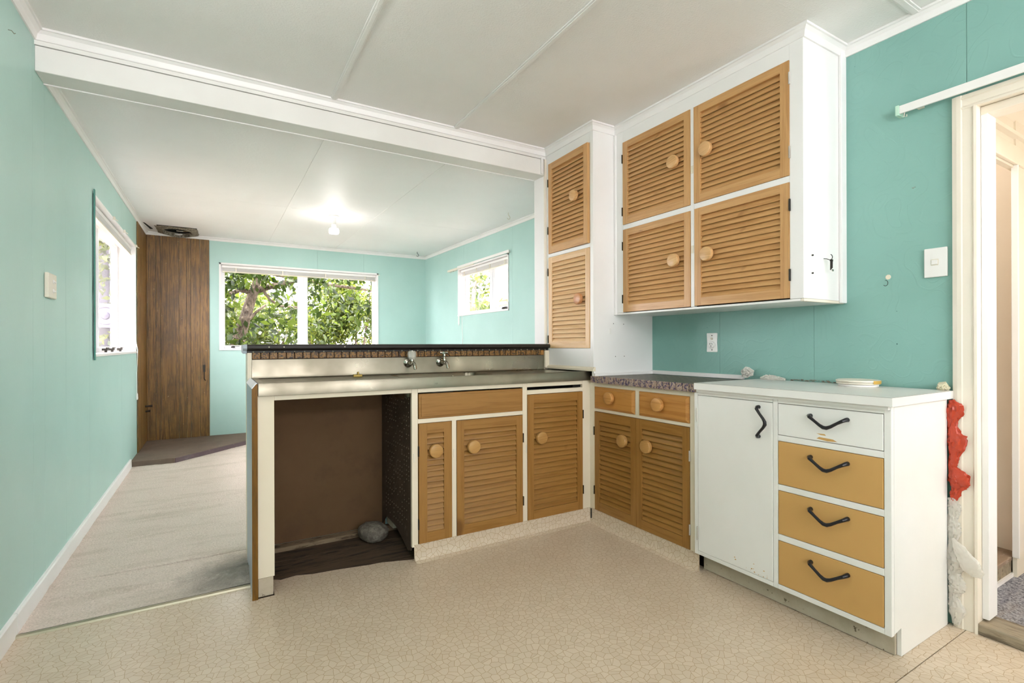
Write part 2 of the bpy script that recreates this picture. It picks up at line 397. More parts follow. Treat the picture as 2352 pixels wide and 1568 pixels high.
# floor --------------------------------------------------------------
fl = struct('floor', MB().box(XL-.1, XR+.1, -2.3, YF+.2, -.14, -.012).box(XR+.1, 4.3, -1.6, 2.4, -.14, -.012), M_oldfloor, 'timber subfloor below the vinyl and carpet')
e = [(.222, 2.60), (.26, 2.575), (.33, 2.585), (.40, 2.56), (.50, 2.55), (.58, 2.535), (.66, 2.52), (.72, 2.515), (.80, 2.49), (.858, 2.47)]
vs = MB().prism([(XL, .7615), (2.075, .7615), (2.075, 2.47)] + e[::-1] + [(.222, 2.43), (.155, 2.43), (.155, 2.58), (XL, 2.58)], -.012, 0)
obj('vinyl_sheet', vs, M_vinyl, fl, uv=fuv)
obj('vinyl_sheet', MB().box(XL, XR, -2.2, .7585, -.012, 0), M_vinyl, fl, uv=fuv)
obj('vinyl_sheet', MB().box(2.075, XR, .7615, .812, -.012, 0), M_vinyl, fl, uv=fuv)
for i, (a, b) in enumerate(((2.40, 2.53), (2.533, 2.67), (2.673, 2.80), (2.803, 3.0))):
    obj('floorboard', MB().box(.16, .95, a, b, -.012, -.004 + .001*(i % 2)), M_oldfloor, fl, bevel=.001)
obj('floor_plate', MB().box(.157, 1.98, 2.925, 2.99, -.004, .02), M_plate, fl, bevel=.003)

# carpet with wrinkles -----------------------------------------------
nx, ny = 150, 420
def wr(x, y):
    h = 0
    for yc, sl, a, s, x0, x1 in ((2.72, -.20, .020, .022, -.55, .35), (3.05, .10, .010, .018, -.62, .1), (2.93, .02, .005, .015, -.5, .1), (4.15, .12, .010, .02, -.55, .6), (4.02, .05, .005, .02, -.45, .2), (3.55, .05, .004, .03, -.6, .3), (5.35, .03, .006, .02, -.2, .6)):
        if x < x0 or x > x1: f = max(0, 1 - min(abs(x-x0), abs(x-x1))/.12)
        else: f = 1
        d = (y - (yc + sl*x + .03*math.sin(3*x + yc))) / s
        h += .6 * a * f * math.exp(-d*d)
    h += .004 * noise.noise((x*4, y*6, 0)) + .0022*noise.noise((x*22, y*30, 3))
    k = math.exp(-((x-.12)**2/.012 + (y-2.74)**2/.02)); h += k*(.03 + .012*noise.noise((x*30, y*22, 7)))
    edge = min(1, (y - 2.585) / .05)
    return .008 + h * max(0, edge)
mb = MB(); vsl = []
def on_hearth(x, y): return y > 5.64 and (x < -.34 or x - y < -.3345-5.63-.01)
x1c = .138
for j in range(ny + 1):
    y = 2.59 + (YF - 2.59) * (j / ny) ** 1.35
    for i in range(nx + 1):
        x = XL + .012 + ((x1c - XL - .012) if y < 3.03 else (XF - XL - .012)) * i / nx
        vsl.append((x, y, wr(x, y)))
mb.add(vsl, [(j*(nx+1)+i, j*(nx+1)+i+1, (j+1)*(nx+1)+i+1, (j+1)*(nx+1)+i) for j in range(ny) for i in range(nx) if not all(on_hearth(*vsl[q][:2]) for q in (j*(nx+1)+i, j*(nx+1)+i+1, (j+1)*(nx+1)+i+1, (j+1)*(nx+1)+i))])
cp = obj('carpet', mb, M_carpet, smooth=True); tag(cp, 'wrinkled cream carpet with a soiled corner beside the counter end', 'carpet')
es = obj('carpet_edge_strip', MB().extrude([(2.566, 0), (2.594, 0), (2.590, .007), (2.58, .010), (2.57, .007)], 'X', XL + .012, .134), mat('dull_aluminium', 'B5AE98', .35, .8), bevel=0)
tag(es, 'metal edge strip between the vinyl and the cream carpet', 'edge strip')

# walls --------------------------------------------------------------
def wall(name, label):
    return thing(name, label, None, (0, 0, 0), kind='structure')
def sheets(w, axis, plane, depth, spans, z0, zt, m, hole=None, gap=.0007):
    # spans: sheet boundaries along the wall; hole=(a0,a1,z0,z1) cut out; zt may be a function
    zt_ = zt if callable(zt) else (lambda a: zt)
    def bx(a, b, za, zb):
        if b - a < 1e-4 or max(zb if not callable(zb) else zb(a), 0) - za < 1e-4: return None
        mbx = MB()
        if axis == 'X': mbx.box(plane, plane + depth, a, b, za, 1)
        else: mbx.box(a, b, plane, plane + depth, za, 1)
        def f(x, y, z):
            if z == 1:
                z = zb(y if axis == 'X' else x) if callable(zb) else zb
            return (x, y, z)
        mbx.xf(f); return mbx
    for a, b in zip(spans[:-1], spans[1:]):
        a += gap; b -= gap
        mb = MB()
        def addm(q):
            if q: mb.add(q.v, q.f)
        if hole and a < hole[1] and b > hole[0]:
            h0, h1, hz0, hz1 = hole
            if a < h0: addm(bx(a, h0, z0, zt_))
            if b > h1: addm(bx(h1, b, z0, zt_))
            aa, bb = max(a, h0), min(b, h1)
            addm(bx(aa, bb, z0, hz0)); addm(bx(aa, bb, hz1, zt_))
        else: addm(bx(a, b, z0, zt_))
        o = obj('wall_panel', mb, m, w)
# left wall
wl_ = wall('wall_left', 'pale aqua painted board wall with a recessed window')
LW = (4.085, 5.98, 1.045, 2.062)       # left window hole (y0,y1,z0,z1)
def zl(y): return ZN if y < YB2 - .01 else zf(y) + .03
sheets(wl_, 'X', XL, -.014, [-2.2, .45, 1.65, 2.85], 0, ZN, M_aqua)
sheets(wl_, 'X', XL, -.014, [2.85, 3.02], 0, ZN, M_aqua)
sheets(wl_, 'X', XL, -.014, [3.02, 3.39, 3.956, 5.16, 6.12, 6.8], 0, lambda y: zf(y) + .02, M_aqua, LW)
obj('wall_core', MB().box(XL-.014, XL-T, -2.3, LW[0], -.02, ZN+.2).box(XL-.014, XL-T, LW[1], YF+.15, -.02, ZN+.2)
    .box(XL-.014, XL-T, LW[0], LW[1], -.02, LW[2]).box(XL-.014, XL-T, LW[0], LW[1], LW[3], ZN+.2), M_dark, wl_)
# far wall
wf = wall('wall_far', 'aqua painted far wall with the wide garden window')
FW = (.055, 1.90, 1.062, 2.065)
sheets(wf, 'Y', YF, .014, [XL, -.06, 1.13, 1.72, XF+.02], 0, lambda x: zf(YF) + .02, M_aqua, FW)
obj('wall_core', MB().box(XL-T, FW[0], YF+.014, YF+T, -.02, 2.65).box(FW[1], XF+T, YF+.014, YF+T, -.02, 2.65)
    .box(FW[0], FW[1], YF+.014, YF+T, -.02, FW[2]).box(FW[0], FW[1], YF+.014, YF+T, FW[3], 2.65), M_dark, wf)
# right wall of the far room
wr_ = wall('wall_far_right', 'aqua painted side wall of the far room with the small window')
RW = (4.445, 5.655, 1.472, 2.03)
sheets(wr_, 'X', XF, .014, [YB2, 4.36, 5.51, YF+.02], 0, lambda y: zf(y) + .02, M_aqua, RW)
obj('wall_core', MB().box(XF+.014, XF+.13, YB2-.1, RW[0], -.02, 2.65).box(XF+.014, XF+.13, RW[1], YF+.15, -.02, 2.65)
    .box(XF+.014, XF+.13, RW[0], RW[1], -.02, RW[2]).box(XF+.014, XF+.13, RW[0], RW[1], RW[3], 2.65), M_dark, wr_)
# right wall of the kitchen, with the doorway
wk = wall('wall_right', 'aqua wallpapered kitchen wall behind the cupboards and beside the doorway')
DY1, DY0, DZ = .7247, -.06, 2.005
sheets(wk, 'X', XR, .012, [1.331, 1.8566, YB], 0, ZN, M_paper)
sheets(wk, 'X', XR, .012, [.7575, 1.331], 0, ZN, M_paper)
sheets(wk, 'X', XR, .012, [-2.2, .7575], 0, ZN, M_paper, (DY0, DY1+.001, 0, DZ))
obj('wall_core', MB().box(XR+.0125, XR+.108, DY1+.019, 2.95, -.02, ZN+.2).box(XR+.0125, XR+.108, -2.3, DY0-.019, -.02, ZN+.2).box(XR+.0125, XR+.108, DY0-.018, DY1+.0185, DZ+.019, ZN+.2), M_architrave, wk)
# unseen rear wall (behind the camera) with a window slot made up for light
struct('wall_back', MB().box(XL, -.6, -2.3, -2.2, 0, ZN).box(2.1, XR, -2.3, -2.2, 0, ZN).box(-.6, 2.1, -2.3, -2.2, 0, 1.9).box(-.6, 2.1, -2.3, -2.2, 2.25, ZN), M_aqua)
# stub wall carrying the beam
struct('wall_stub', MB().box(1.985, XF, YB, YB2, 0, 2.60), M_trim, 'white end of the dividing wall under the beam')

# ceilings -----------------------------------------------------------
ce = struct('ceiling', MB().box(XL-.9, XF+.9, -2.9, YF+.8, 2.66, 2.74), M_ceil, 'roof slab with an overhang added to shade the windows')  # overhang is unseen, added to keep sun off the windows
cx = [XL, .5475, 1.275, XR+.03]
def cpanel(x0, x1, y0, y1): obj('ceiling_panel', MB().box(x0+.001, x1-.001, y0+.001, y1-.001, ZN, ZN+.012), M_ceil, ce)
cpanel(XL, .56, -2.2, YB); cpanel(.56, 1.29, -2.2, YB); cpanel(1.29, XR, .905, YB); cpanel(1.29, XR, -2.2, .905)
obj('ceiling_core', MB().box(XL-T, XR+.2, -2.3, YB2, ZN+.014, ZN+.06), M_dark, ce)
def fpanel(x0, x1, y0, y1):
    mb = MB().box(x0+.0012, x1-.0012, y0+.0012, y1-.0012, 0, 1); mb.xf(lambda x, y, z: (x, y, zf(y) + z*.012)); obj('ceiling_panel', mb, M_ceil_far, ce)
HX0, HX1, HY0, HY1 = -.53, -.17, 6.34, 6.80
for a, b in ((.575, 1.357), (1.357, XF)):
    fpanel(a, b, YB2, 4.9); fpanel(a, b, 4.9, YF)
fpanel(XL, .575, YB2, 4.9); 
mb = MB()
for q in ((XL+.001, HX0, 4.901, YF), (HX1, .574, 4.901, YF), (HX0, HX1, 4.901, HY0)): mb.box(*q, 0, 1)
mb.xf(lambda x, y, z: (x, y, zf(y) + z*.012)); obj('ceiling_panel', mb, M_ceil_far, ce)
mb = MB().box(XL-T, HX0-.03, YB2-.01, YF+.1, .016, .06).box(HX1+.03, XF+.1, YB2-.01, YF+.1, .016, .06).box(HX0-.03, HX1+.03, YB2-.01, HY0-.03, .016, .06)
mb.xf(lambda x, y, z: (x, y, zf(y) + z)); obj('ceiling_core', mb, M_dark, ce)
# battens
def batten(n, mb, m=M_ceil): struct('trim_%d' % n, mb, m, bevel=.003)
for n, x in ((1, .5625), (2, 1.2925)):
    batten(n, MB().box(x-.0175, x+.0175, -2.2, YB-.03, ZN-.007, ZN-.0005).box(x-.010, x+.010, -2.2, YB-.03, ZN-.011, ZN-.007))
batten(3, MB().box(1.30, XR-.03, .888, .926, ZN-.007, ZN-.0005).box(1.30, XR-.03, .896, .918, ZN-.011, ZN-.007))
for n, x in ((4, .575), (5, 1.357)):
    mb = MB().box(x-.016, x+.016, YB2, YF-.03, -.003, -.0005); mb.xf(lambda x_, y, z: (x_, y, zf(y)+z)); struct('trim_%d' % n, mb, M_ceil_far)

# beam ---------------------------------------------------------------
bmn = thing('beam', 'white painted timber beam across the opening above the sink counter', None, (0, 2.95, 2.283), kind='structure')
obj('beam_board', MB().box(XL, 1.985, YB, YB2-.012, 2.283, 2.392), M_beam, bmn, bevel=.003)
obj('beam_upper_board', MB().box(XL, 1.985, YB-.004, YB2-.012, 2.394, 2.66), M_beam, bmn)
obj('beam_lining', MB().box(XL, 1.975, YB2-.012, YB2-.001, 2.279, 2.66), M_trim, bmn, bevel=.002)
obj('beam_end_strip', MB().box(1.945, 1.962, YB-.012, YB, 2.287, 2.40), M_beam, bmn, bevel=.002)

# crown mouldings ----------------------------------------------------
def crown(name, path, zb, zt, proj, m, zfn=None, label=None, closed=False):
    """path runs with the room on its LEFT"""
    prof = [(0, zb), (.007, zb), (.009, zb+.004), (proj*.45, zb+(zt-zb)*.55), (proj-.007, zt-.010), (proj, zt-.009), (proj, zt), (0, zt)]
    P = [Vector(p) for p in path]; n = len(P); rows = []
    for i in range(n):
        d0 = (P[i]-P[i-1]).normalized() if i > 0 else None; d1 = (P[i+1]-P[i]).normalized() if i < n-1 else None
        nn = lambda d: Vector((-d.y, d.x))
        if d0 is None: o = nn(d1)
        elif d1 is None: o = nn(d0)
        else:
            a, b = nn(d0), nn(d1); s = a + b; o = s / (s.length_squared/2) if s.length > 1e-6 else a
        rows.append([(P[i].x + o.x*d, P[i].y + o.y*d, (z if zfn is None else z + zfn(P[i].y))) for d, z in prof])
    k = len(prof); v = [q for r in rows for q in r]
    f = [(i*k+j, i*k+(j+1) % k, (i+1)*k+(j+1) % k, (i+1)*k+j) for i in range(n-1) for j in range(k)] + [tuple(range(k))[::-1], tuple(range((n-1)*k, n*k))]
    return struct(name, MB().add(v, f), m, label)
crown('trim_6', [(XR, -2.2), (XR, 1.197), (2.165, 1.197), (2.165, 2.371), (1.988, 2.371), (1.988, YB-.004), (XL, YB-.004), (XL, -2.2)], 2.412, ZN, .034, M_trim, label='white crown moulding round the kitchen ceiling and cupboards')
crown('trim_7', [(XF, YB2), (XF, YF), (XL, YF), (XL, YB2)], -.038, 0, .030, M_trim, zfn=zf, label='white crown moulding round the far room ceiling')
# baseboard
struct('baseboard_left', MB().extrude([(XL, 0), (XL+.014, 0), (XL+.014, .078), (XL+.010, .085), (XL, .085)], 'Y', 2.60, 5.60), M_trim, 'white baseboard along the left wall')
struct('baseboard_left', MB().extrude([(XL, 0), (XL+.014, 0), (XL+.014, .078), (XL+.010, .085), (XL, .085)], 'Y', -2.2, 2.596), M_trim, 'white baseboard along the left wall')

# hearth -------------------------------------------------------------
hp = [(XL, 5.63), (-.3345, 5.63), (.84, 6.80), (XL, 6.80)]
he = thing('hearth', 'low brown painted concrete hearth slab in the far left corner', 'hearth', (-.2, 6.3, 0))
obj('slab', MB().prism(hp, .006, .055), M_hearth, he, bevel=.004)
obj('slab_edge_face', MB().prism([(-.325, 5.629), (.845, 6.795), (.842, 6.798), (-.331, 5.634)], .008, .050), M_hearth2, he)['label'] = 'mauve grey angled edge'

# dark boards in the corner -----------------------------------------
cb = thing('corner_panelling', 'dark stained timber boards lining the corner behind the hearth', 'wall panelling', (-.36, 6.78, .055))
ex = [-.657, -.569, -.5254, -.3554, -.283, -.2433, -.153, -.06]
for a, b in zip(ex[:-1], ex[1:]):
    mb = MB().box(a+.0008, b-.0008, YF-.014-.0015*random.random(), YF-.0005, .056, 2.33); obj('board', mb, M_darkwood, cb, bevel=.0015)
yy = [6.07, 6.30, 6.52, 6.66, 6.786]
for a, b in zip(yy[:-1], yy[1:]):
    obj('board', MB().box(XL+.0005, XL+.012, a+.0015, b-.0015, .056, zf(6.4)-.04), M_darkwood, cb, bevel=.003)
obj('corner_strip', MB().box(XL+.012, XL+.026, YF-.03, YF-.015, .056, 2.325), M_darkwood, cb, bevel=.003)
# bolt stubs and key-shaped hook
for i, z in enumerate((.452, .395)):
    o = obj('bolt_stub', MB().tube([(XL+.011, 6.62+.03*i, z), (XL+.05, 6.63+.03*i, z+.002), (XL+.075-.02*i, 6.63+.03*i, z+.002)], [.010, .010, .012], 8), M_hinge, smooth=True)
    tag(o, ('upper' if i == 0 else 'lower') + ' rusty bolt stub sticking out of the dark boards near the hearth', 'bolt', 'bolt stubs by the hearth')
pk = thing('poker', 'small iron hearth tool hanging on the dark boards', 'fire tool', (-.113, YF-.02, .84))
obj('blade', MB().box(-.125, -.101, YF-.024, YF-.018, .80, .88), M_hinge, pk, bevel=.002)
obj('shaft', MB().tube([(-.113, YF-.021, .80), (-.113, YF-.021, .72), (-.100, YF-.028, .70)], .005, 6), M_hinge, pk)
obj('nail', MB().tube([(-.113, YF-.03, .885), (-.113, YF-.012, .885)], .003, 6), M_hinge, pk)

# ceiling flue hole ---------------------------------------------------
fh = thing('flue_hole', 'torn round flue hole in the far left corner of the ceiling', 'ceiling hole', (-.35, 6.6, 2.33))
n = 40; cxx, cyy, zc = -.355, 6.60, zf(6.55)-.006
outer = []; inner = []; inup = []
rng = random.Random(3)
for k in range(n):
    t = 2*PI*k/n; c_, s_ = math.cos(t), math.sin(t)
    q = 1/max(abs(c_)/.20, abs(s_)/.23); r_o = q * (1 - .07*rng.random())
    r_i = .135 + .004*rng.random()
    outer.append((cxx + c_*r_o, min(YF-.016, cyy + s_*r_o), zc + .004 + rng.random()*.002)); inner.append((cxx + c_*r_i, cyy + s_*r_i*1.3, zc - .010 - .022*max(0, s_)))
    inup.append((cxx + c_*r_i, cyy + s_*r_i*1.3, zc + .02))
obj('torn_collar', MB().add(outer + inner + inup, [(k, (k+1) % n, n+(k+1) % n, n+k) for k in range(n)] + [(n+k, n+(k+1) % n, 2*n+(k+1) % n, 2*n+k) for k in range(n)]), M_torn, fh)
fl_ = [(cxx + .142*math.cos(2*PI*k/32), cyy + .185*math.sin(2*PI*k/32)) for k in range(32)]
v = [(x, y, zc-.003) for x, y in fl_] + [(x, y, zc+.26) for x, y in fl_]
obj('flue_shaft', MB().add(v, [(k, (k+1) % 32, 32+(k+1) % 32, 32+k) for k in range(32)] + [tuple(range(32, 64))]), M_flue, fh)
obj('flue_ring', MB().tube([(cxx+.02 + .085*math.cos(a), cyy + .06 + .05*math.sin(a), zc+.03) for a in [PI*.05*i for i in range(-6, 14)]], .006, 6), M_chrome, fh)
obj('crown_gap', MB().prism([(-.632, 6.28), (-.618, 6.30), (-.575, 6.58), (-.60, 6.60)], zf(6.4)-.004, zf(6.4)-.0005), M_dark, fh)

# ------------------------------------------------------------------ windows
def venetian(parent, axis, a0, a1, out, z, depth):
    """raised venetian blind: head rail, stack of slats, bottom rail. axis: running axis, out: face position"""
    def B(x0, x1, d0, d1, z0, z1):
        m = MB()
        return m.box(x0, x1, d0, d1, z0, z1) if axis == 'X' else m.box(d0, d1, x0, x1, z0, z1)
    obj('head_rail', B(a0, a1, out, out+depth, z-.028, z), M_plastic, parent, bevel=.002)
    st = MB()
    for i in range(7):
        q = B(a0+.006, a1-.006, out+.002, out+depth-.002, z-.034-.0052*i, z-.0315-.0052*i); st.add(q.v, q.f)
    o = obj('slat_stack', st, M_plastic, parent, kind='stuff')
    obj('bottom_rail', B(a0+.004, a1-.004, out, out+depth, z-.080, z-.068), M_plastic_old, parent, bevel=.002)
    for i in range(4):
        a = a0 + (a1-a0)*(.08+.28*i)
        obj('bracket', B(a-.006, a+.006, out-.004, out+depth*.5, z-.074, z-.024), M_plastic_old, parent)

# window_1: wide garden window in the far wall
w1 = thing('window_1', 'wide white two-pane garden window in the far wall', None, (.98, YF, 1.05), kind='structure')
x0, x1, z0, z1 = .037, 1.913, 1.048, 2.081
ar = MB().box(x0, x0+.022, YF-.012, YF+.001, z0, z1).box(x1-.022, x1, YF-.012, YF+.001, z0, z1).box(x0, x1, YF-.012, YF+.001, z1-.022, z1).box(x0, x1, YF-.018, YF+.001, z0, z0+.018)
obj('architrave', ar, M_trim, w1, bevel=.002)
rv = MB().box(x0+.014, FW[0]+.004, YF, YF+T, z0+.014, z1-.014).box(FW[1]-.004, x1-.014, YF, YF+T, z0+.014, z1-.014).box(x0+.014, x1-.014, YF, YF+T, FW[3]-.004, z1-.012).box(x0+.014, x1-.014, YF, YF+T, z0+.010, FW[2]+.004)
obj('reveal', rv, M_trim, w1)
def alu(parent, axis, a0, a1, zz0, zz1, d, mull, fr=.032, dp=.045, sgn=1):
    def B(m, p0, p1, q0, q1, r0, r1):
        return m.box(p0, p1, q0, q1, r0, r1) if axis == 'X' else m.box(q0, q1, p0, p1, r0, r1)
    m = MB(); d1 = d + sgn*dp
    B(m, a0, a0+fr, d, d1, zz0, zz1); B(m, a1-fr, a1, d, d1, zz0, zz1); B(m, a0+fr, a1-fr, d, d1, zz1-fr, zz1); B(m, a0+fr, a1-fr, d, d1, zz0, zz0+fr)
    obj('frame', m, M_alu, parent, bevel=.003)
    for (u, v_) in mull:
        m = MB(); B(m, u, v_, d, d1, zz0+fr, zz1-fr); obj('mullion', m, M_alu, parent, bevel=.003)
        m = MB(); B(m, (u+v_)/2-.008, (u+v_)/2+.008, d-sgn*.006, d, zz0+fr, zz1-fr); obj('mullion_rib', m, M_alu, parent, bevel=.002)
    xs = [a0+fr] + [q for uv_ in mull for q in uv_] + [a1-fr]
    for i in range(0, len(xs), 2):
        m = MB(); B(m, xs[i], xs[i+1], d+sgn*.020, d+sgn*.025, zz0+fr, zz1-fr); obj('pane', m, M_glass, parent)
        m = MB(); s = .010
        B(m, xs[i], xs[i]+s, d+sgn*.008, d+sgn*.03, zz0+fr, zz1-fr); B(m, xs[i+1]-s, xs[i+1], d+sgn*.008, d+sgn*.03, zz0+fr, zz1-fr)
        B(m, xs[i]+s, xs[i+1]-s, d+sgn*.008, d+sgn*.03, zz0+fr, zz0+fr+s); B(m, xs[i]+s, xs[i+1]-s, d+sgn*.008, d+sgn*.03, zz1-fr-s, zz1-fr)
        obj('glazing_bead', m, M_trim, parent)
alu(w1, 'X', FW[0]+.004, FW[1]-.004, FW[2]+.004, FW[3]-.004, YF+.085, [(.915, 1.015)], .03)
venetian(w1, 'X', FW[0]+.012, FW[1]-.012, YF+.02, 2.055, .03)
obj('latch', MB().box(.16, .20, YF+.055, YF+.085, 1.078, 1.093).box(.17, .25, YF+.05, YF+.06, 1.092, 1.098), M_hinge, w1)
obj('blind_cord', MB().tube([(1.80, YF+.03, 1.98), (1.803, YF+.03, 1.5), (1.80, YF+.03, 1.12)], .0022, 5), M_hinge, w1)
obj('cord_clip', MB().box(1.905, 1.93, YF-.02, YF-.012, 2.052, 2.064), M_plastic_old, w1)

# window_2: small window in the far right wall
w2 = thing('window_2', 'small white two-pane window high in the aqua wall on the right', None, (XF, 5.05, 1.46), kind='structure')
y0, y1, z0, z1 = 4.427, 5.673, 1.456, 2.043
obj('architrave', MB().box(XF-.010, XF+.001, y0, y0+.018, z0, z1).box(XF-.010, XF+.001, y1-.018, y1, z0, z1).box(XF-.010, XF+.001, y0, y1, z1-.018, z1).box(XF-.014, XF+.001, y0, y1, z0, z0+.018), M_trim, w2, bevel=.002)
obj('reveal', MB().box(XF, XF+.14, y0+.012, RW[0]+.003, z0+.012, z1-.012).box(XF, XF+.14, RW[1]-.003, y1-.012, z0+.012, z1-.012).box(XF, XF+.14, y0+.012, y1-.012, RW[3]-.003, z1-.01).box(XF, XF+.14, y0+.012, y1-.012, z0+.01, RW[2]+.003), M_trim, w2)
alu(w2, 'Y', RW[0]+.004, RW[1]-.004, RW[2]+.004, RW[3]-.004, XF+.085, [(4.87, 5.01)], .028)
venetian(w2, 'Y', RW[0]+.012, RW[1]-.012, XF+.02, 2.022, .03)
obj('latch', MB().box(XF+.055, XF+.085, 4.60, 4.68, 1.487, 1.50).box(XF+.05, XF+.06, 4.56, 4.66, 1.50, 1.508), M_hinge, w2)
r2 = thing('curtain_rail', 'white curtain rail above the small window in the far room', 'curtain rail', (2.56, 5.1, 2.045))
obj('rail', MB().box(2.556, 2.566, 4.367, 5.62, 2.040, 2.068), M_plastic, r2, bevel=.002)
obj('rail_extension', MB().box(2.568, 2.577, 5.2, 5.95, 2.034, 2.060), M_plastic_old, r2, bevel=.002)
for y in (4.42, 5.55): obj('bracket', MB().box(2.566, XF-.0005, y-.012, y+.012, 2.044, 2.064), M_plastic_old, r2)
for i in range(5): obj('glider', MB().box(2.569, 2.576, 5.68+.045*i, 5.69+.045*i, 2.020, 2.036), M_plastic_old, r2)
cw = thing('blind_pull_cord', 'white blind cord hanging below the small window', 'cord', (2.58, 5.55, 1.11))
obj('cord', MB().tube([(2.578, 5.53, 1.97), (2.57, 5.535, 1.7), (2.578, 5.53, 1.42), (2.583, 5.52, .95)], .003, 5), M_plastic, cw)
obj('wand', MB().tube([(2.572, 5.585, 1.96), (2.566, 5.60, 1.45)], .006, 6), M_plastic, cw)
obj('tassel', MB().lathe([(.001, 1.47), (.008, 1.45), (.010, 1.37), (.006, 1.345), (.001, 1.34)], 8, (2.572, 5.61, 0)), M_plastic, cw)

# window_3: recessed window in the left wall
w3 = thing('window_3', 'deep white recessed window in the left aqua wall', None, (XL, 5.0, 1.04), kind='structure')
y0, y1, z0, z1 = 4.070, 5.995, 1.032, 2.070
obj('lining', MB().box(XL-.16, XL+.006, y0, LW[0]+.004, z0, z1).box(XL-.16, XL+.006, LW[1]-.006, y1, z0, z1).box(XL-.16, XL+.006, y0, y1, LW[3]-.006, z1), M_trim, w3, bevel=.002)
obj('sill', MB().box(XL-.16, XL+.012, y0, y1, z0, LW[2]+.006), M_trim, w3, bevel=.003)
alu(w3, 'Y', LW[0]+.005, LW[1]-.007, LW[2]+.007, LW[3]-.007, XL-.130, [(4.62, 4.74), (4.95, 5.08)], .035, .045, sgn=-1)
obj('sash_stile', MB().box(XL-.165, XL-.128, 5.90, 5.937, LW[2]+.042, LW[3]-.042), M_alu, w3, bevel=.003)
venetian(w3, 'Y', LW[0]+.015, LW[1]-.02, XL-.06, 2.045, .035)
for y in (5.02, 5.30, 5.72): obj('latch', MB().box(XL-.105, XL-.07, y, y+.05, 1.066, 1.082).box(XL-.078, XL-.07, y-.01, y+.09, 1.082, 1.09).box(XL-.09, XL-.075, y+.01, y+.03, 1.052, 1.066), M_hinge, w3)
for y in (4.75, 5.25, 5.97): obj('curtain_hook', MB().box(XL-.002, XL+.016, y, y+.03, 2.055, 2.075).tube([(XL+.014, y+.02, 2.06), (XL+.03, y+.04, 2.05)], .003, 5), M_plastic_old, w3)
obj('near_edge_strip', MB().box(XL+.006, XL+.012, y0-.028, y0+.001, z0-.02, z1+.02), painted('dark_aqua_edge', '4F9488', '3f7f75', .5, .1), w3)
cl = thing('blind_cord_left', 'long white blind cord hanging down the left wall window', 'cord', (-.65, 5.93, .8)); cl.name = 'window_blind_cord'
obj('cord', MB().tube([(-.70, 5.90, 1.97), (-.69, 5.91, 1.4), (-.64, 5.93, 1.06), (-.648, 5.94, .85), (-.648, 5.94, .62)], .0025, 5), M_plastic, cl)
obj('wand', MB().tube([(-.70, 5.87, 1.96), (-.70, 5.87, 1.22)], .006, 6), M_plastic, cl)
obj('tassel', MB().lathe([(.001, .66), (.007, .64), (.010, .60), (.004, .585)], 8, (-.648, 5.94, 0)), M_plastic, cl)

# ------------------------------------------------------------------ louvred doors
def slat_mesh(w, m):
    pr = [(-.0008, -.0140), (.0020, -.0158), (.0060, -.0140), (.0165, .0160), (.0140, .0176), (.0006, -.0085)]
    mb = MB().extrude(pr, 'X', 0, w)
    me = bpy.data.meshes.new('slat'); me.from_pydata(mb.v, [], mb.f); bm = bmesh.new(); bm.from_mesh(me); bmesh.ops.recalc_face_normals(bm, faces=bm.faces); bm.to_mesh(me); bm.free()
    me.materials.append(m); return me
def knob_mesh(m, r=.036, h=.030):
    mb = MB().lathe([(.001, 0), (r*.72, 0), (r*.76, -.004), (r*.97, -.008), (r, -.013), (r, -h+.004), (r*.96, -h+.001), (r*.9, -h), (.001, -h)], 28, (0, 0, 0), 'Y')
    me = bpy.data.meshes.new('knob'); me.from_pydata(mb.v, [], mb.f); bm = bmesh.new(); bm.from_mesh(me); bmesh.ops.recalc_face_normals(bm, faces=bm.faces); bm.to_mesh(me); bm.free()
    for p in me.polygons: p.use_smooth = True
    me.set_sharp_from_angle(angle=math.radians(40)); me.materials.append(m); return me
KTONE = {'ochre': ('BC9055', 'A97C42', '7a5022'), 'honey': ('D9AE78', 'C89A62', '8a5a28'), 'window_lit': ('C98F60', 'B0764a', '7a4a28'), 'orange': ('C99455', 'B07C40', '7a4c1c')}
KN = {k: knob_mesh(pine('knob_pine_%s' % k, *KTONE[k], 'X', .32)) for k in PIN}
def facing_loc(face, parent, wx, wy, wz):
    return (wx - parent.location.x, wy - parent.location.y, wz - parent.location.z), (0, 0, 0 if face == '-Y' else -PI/2)
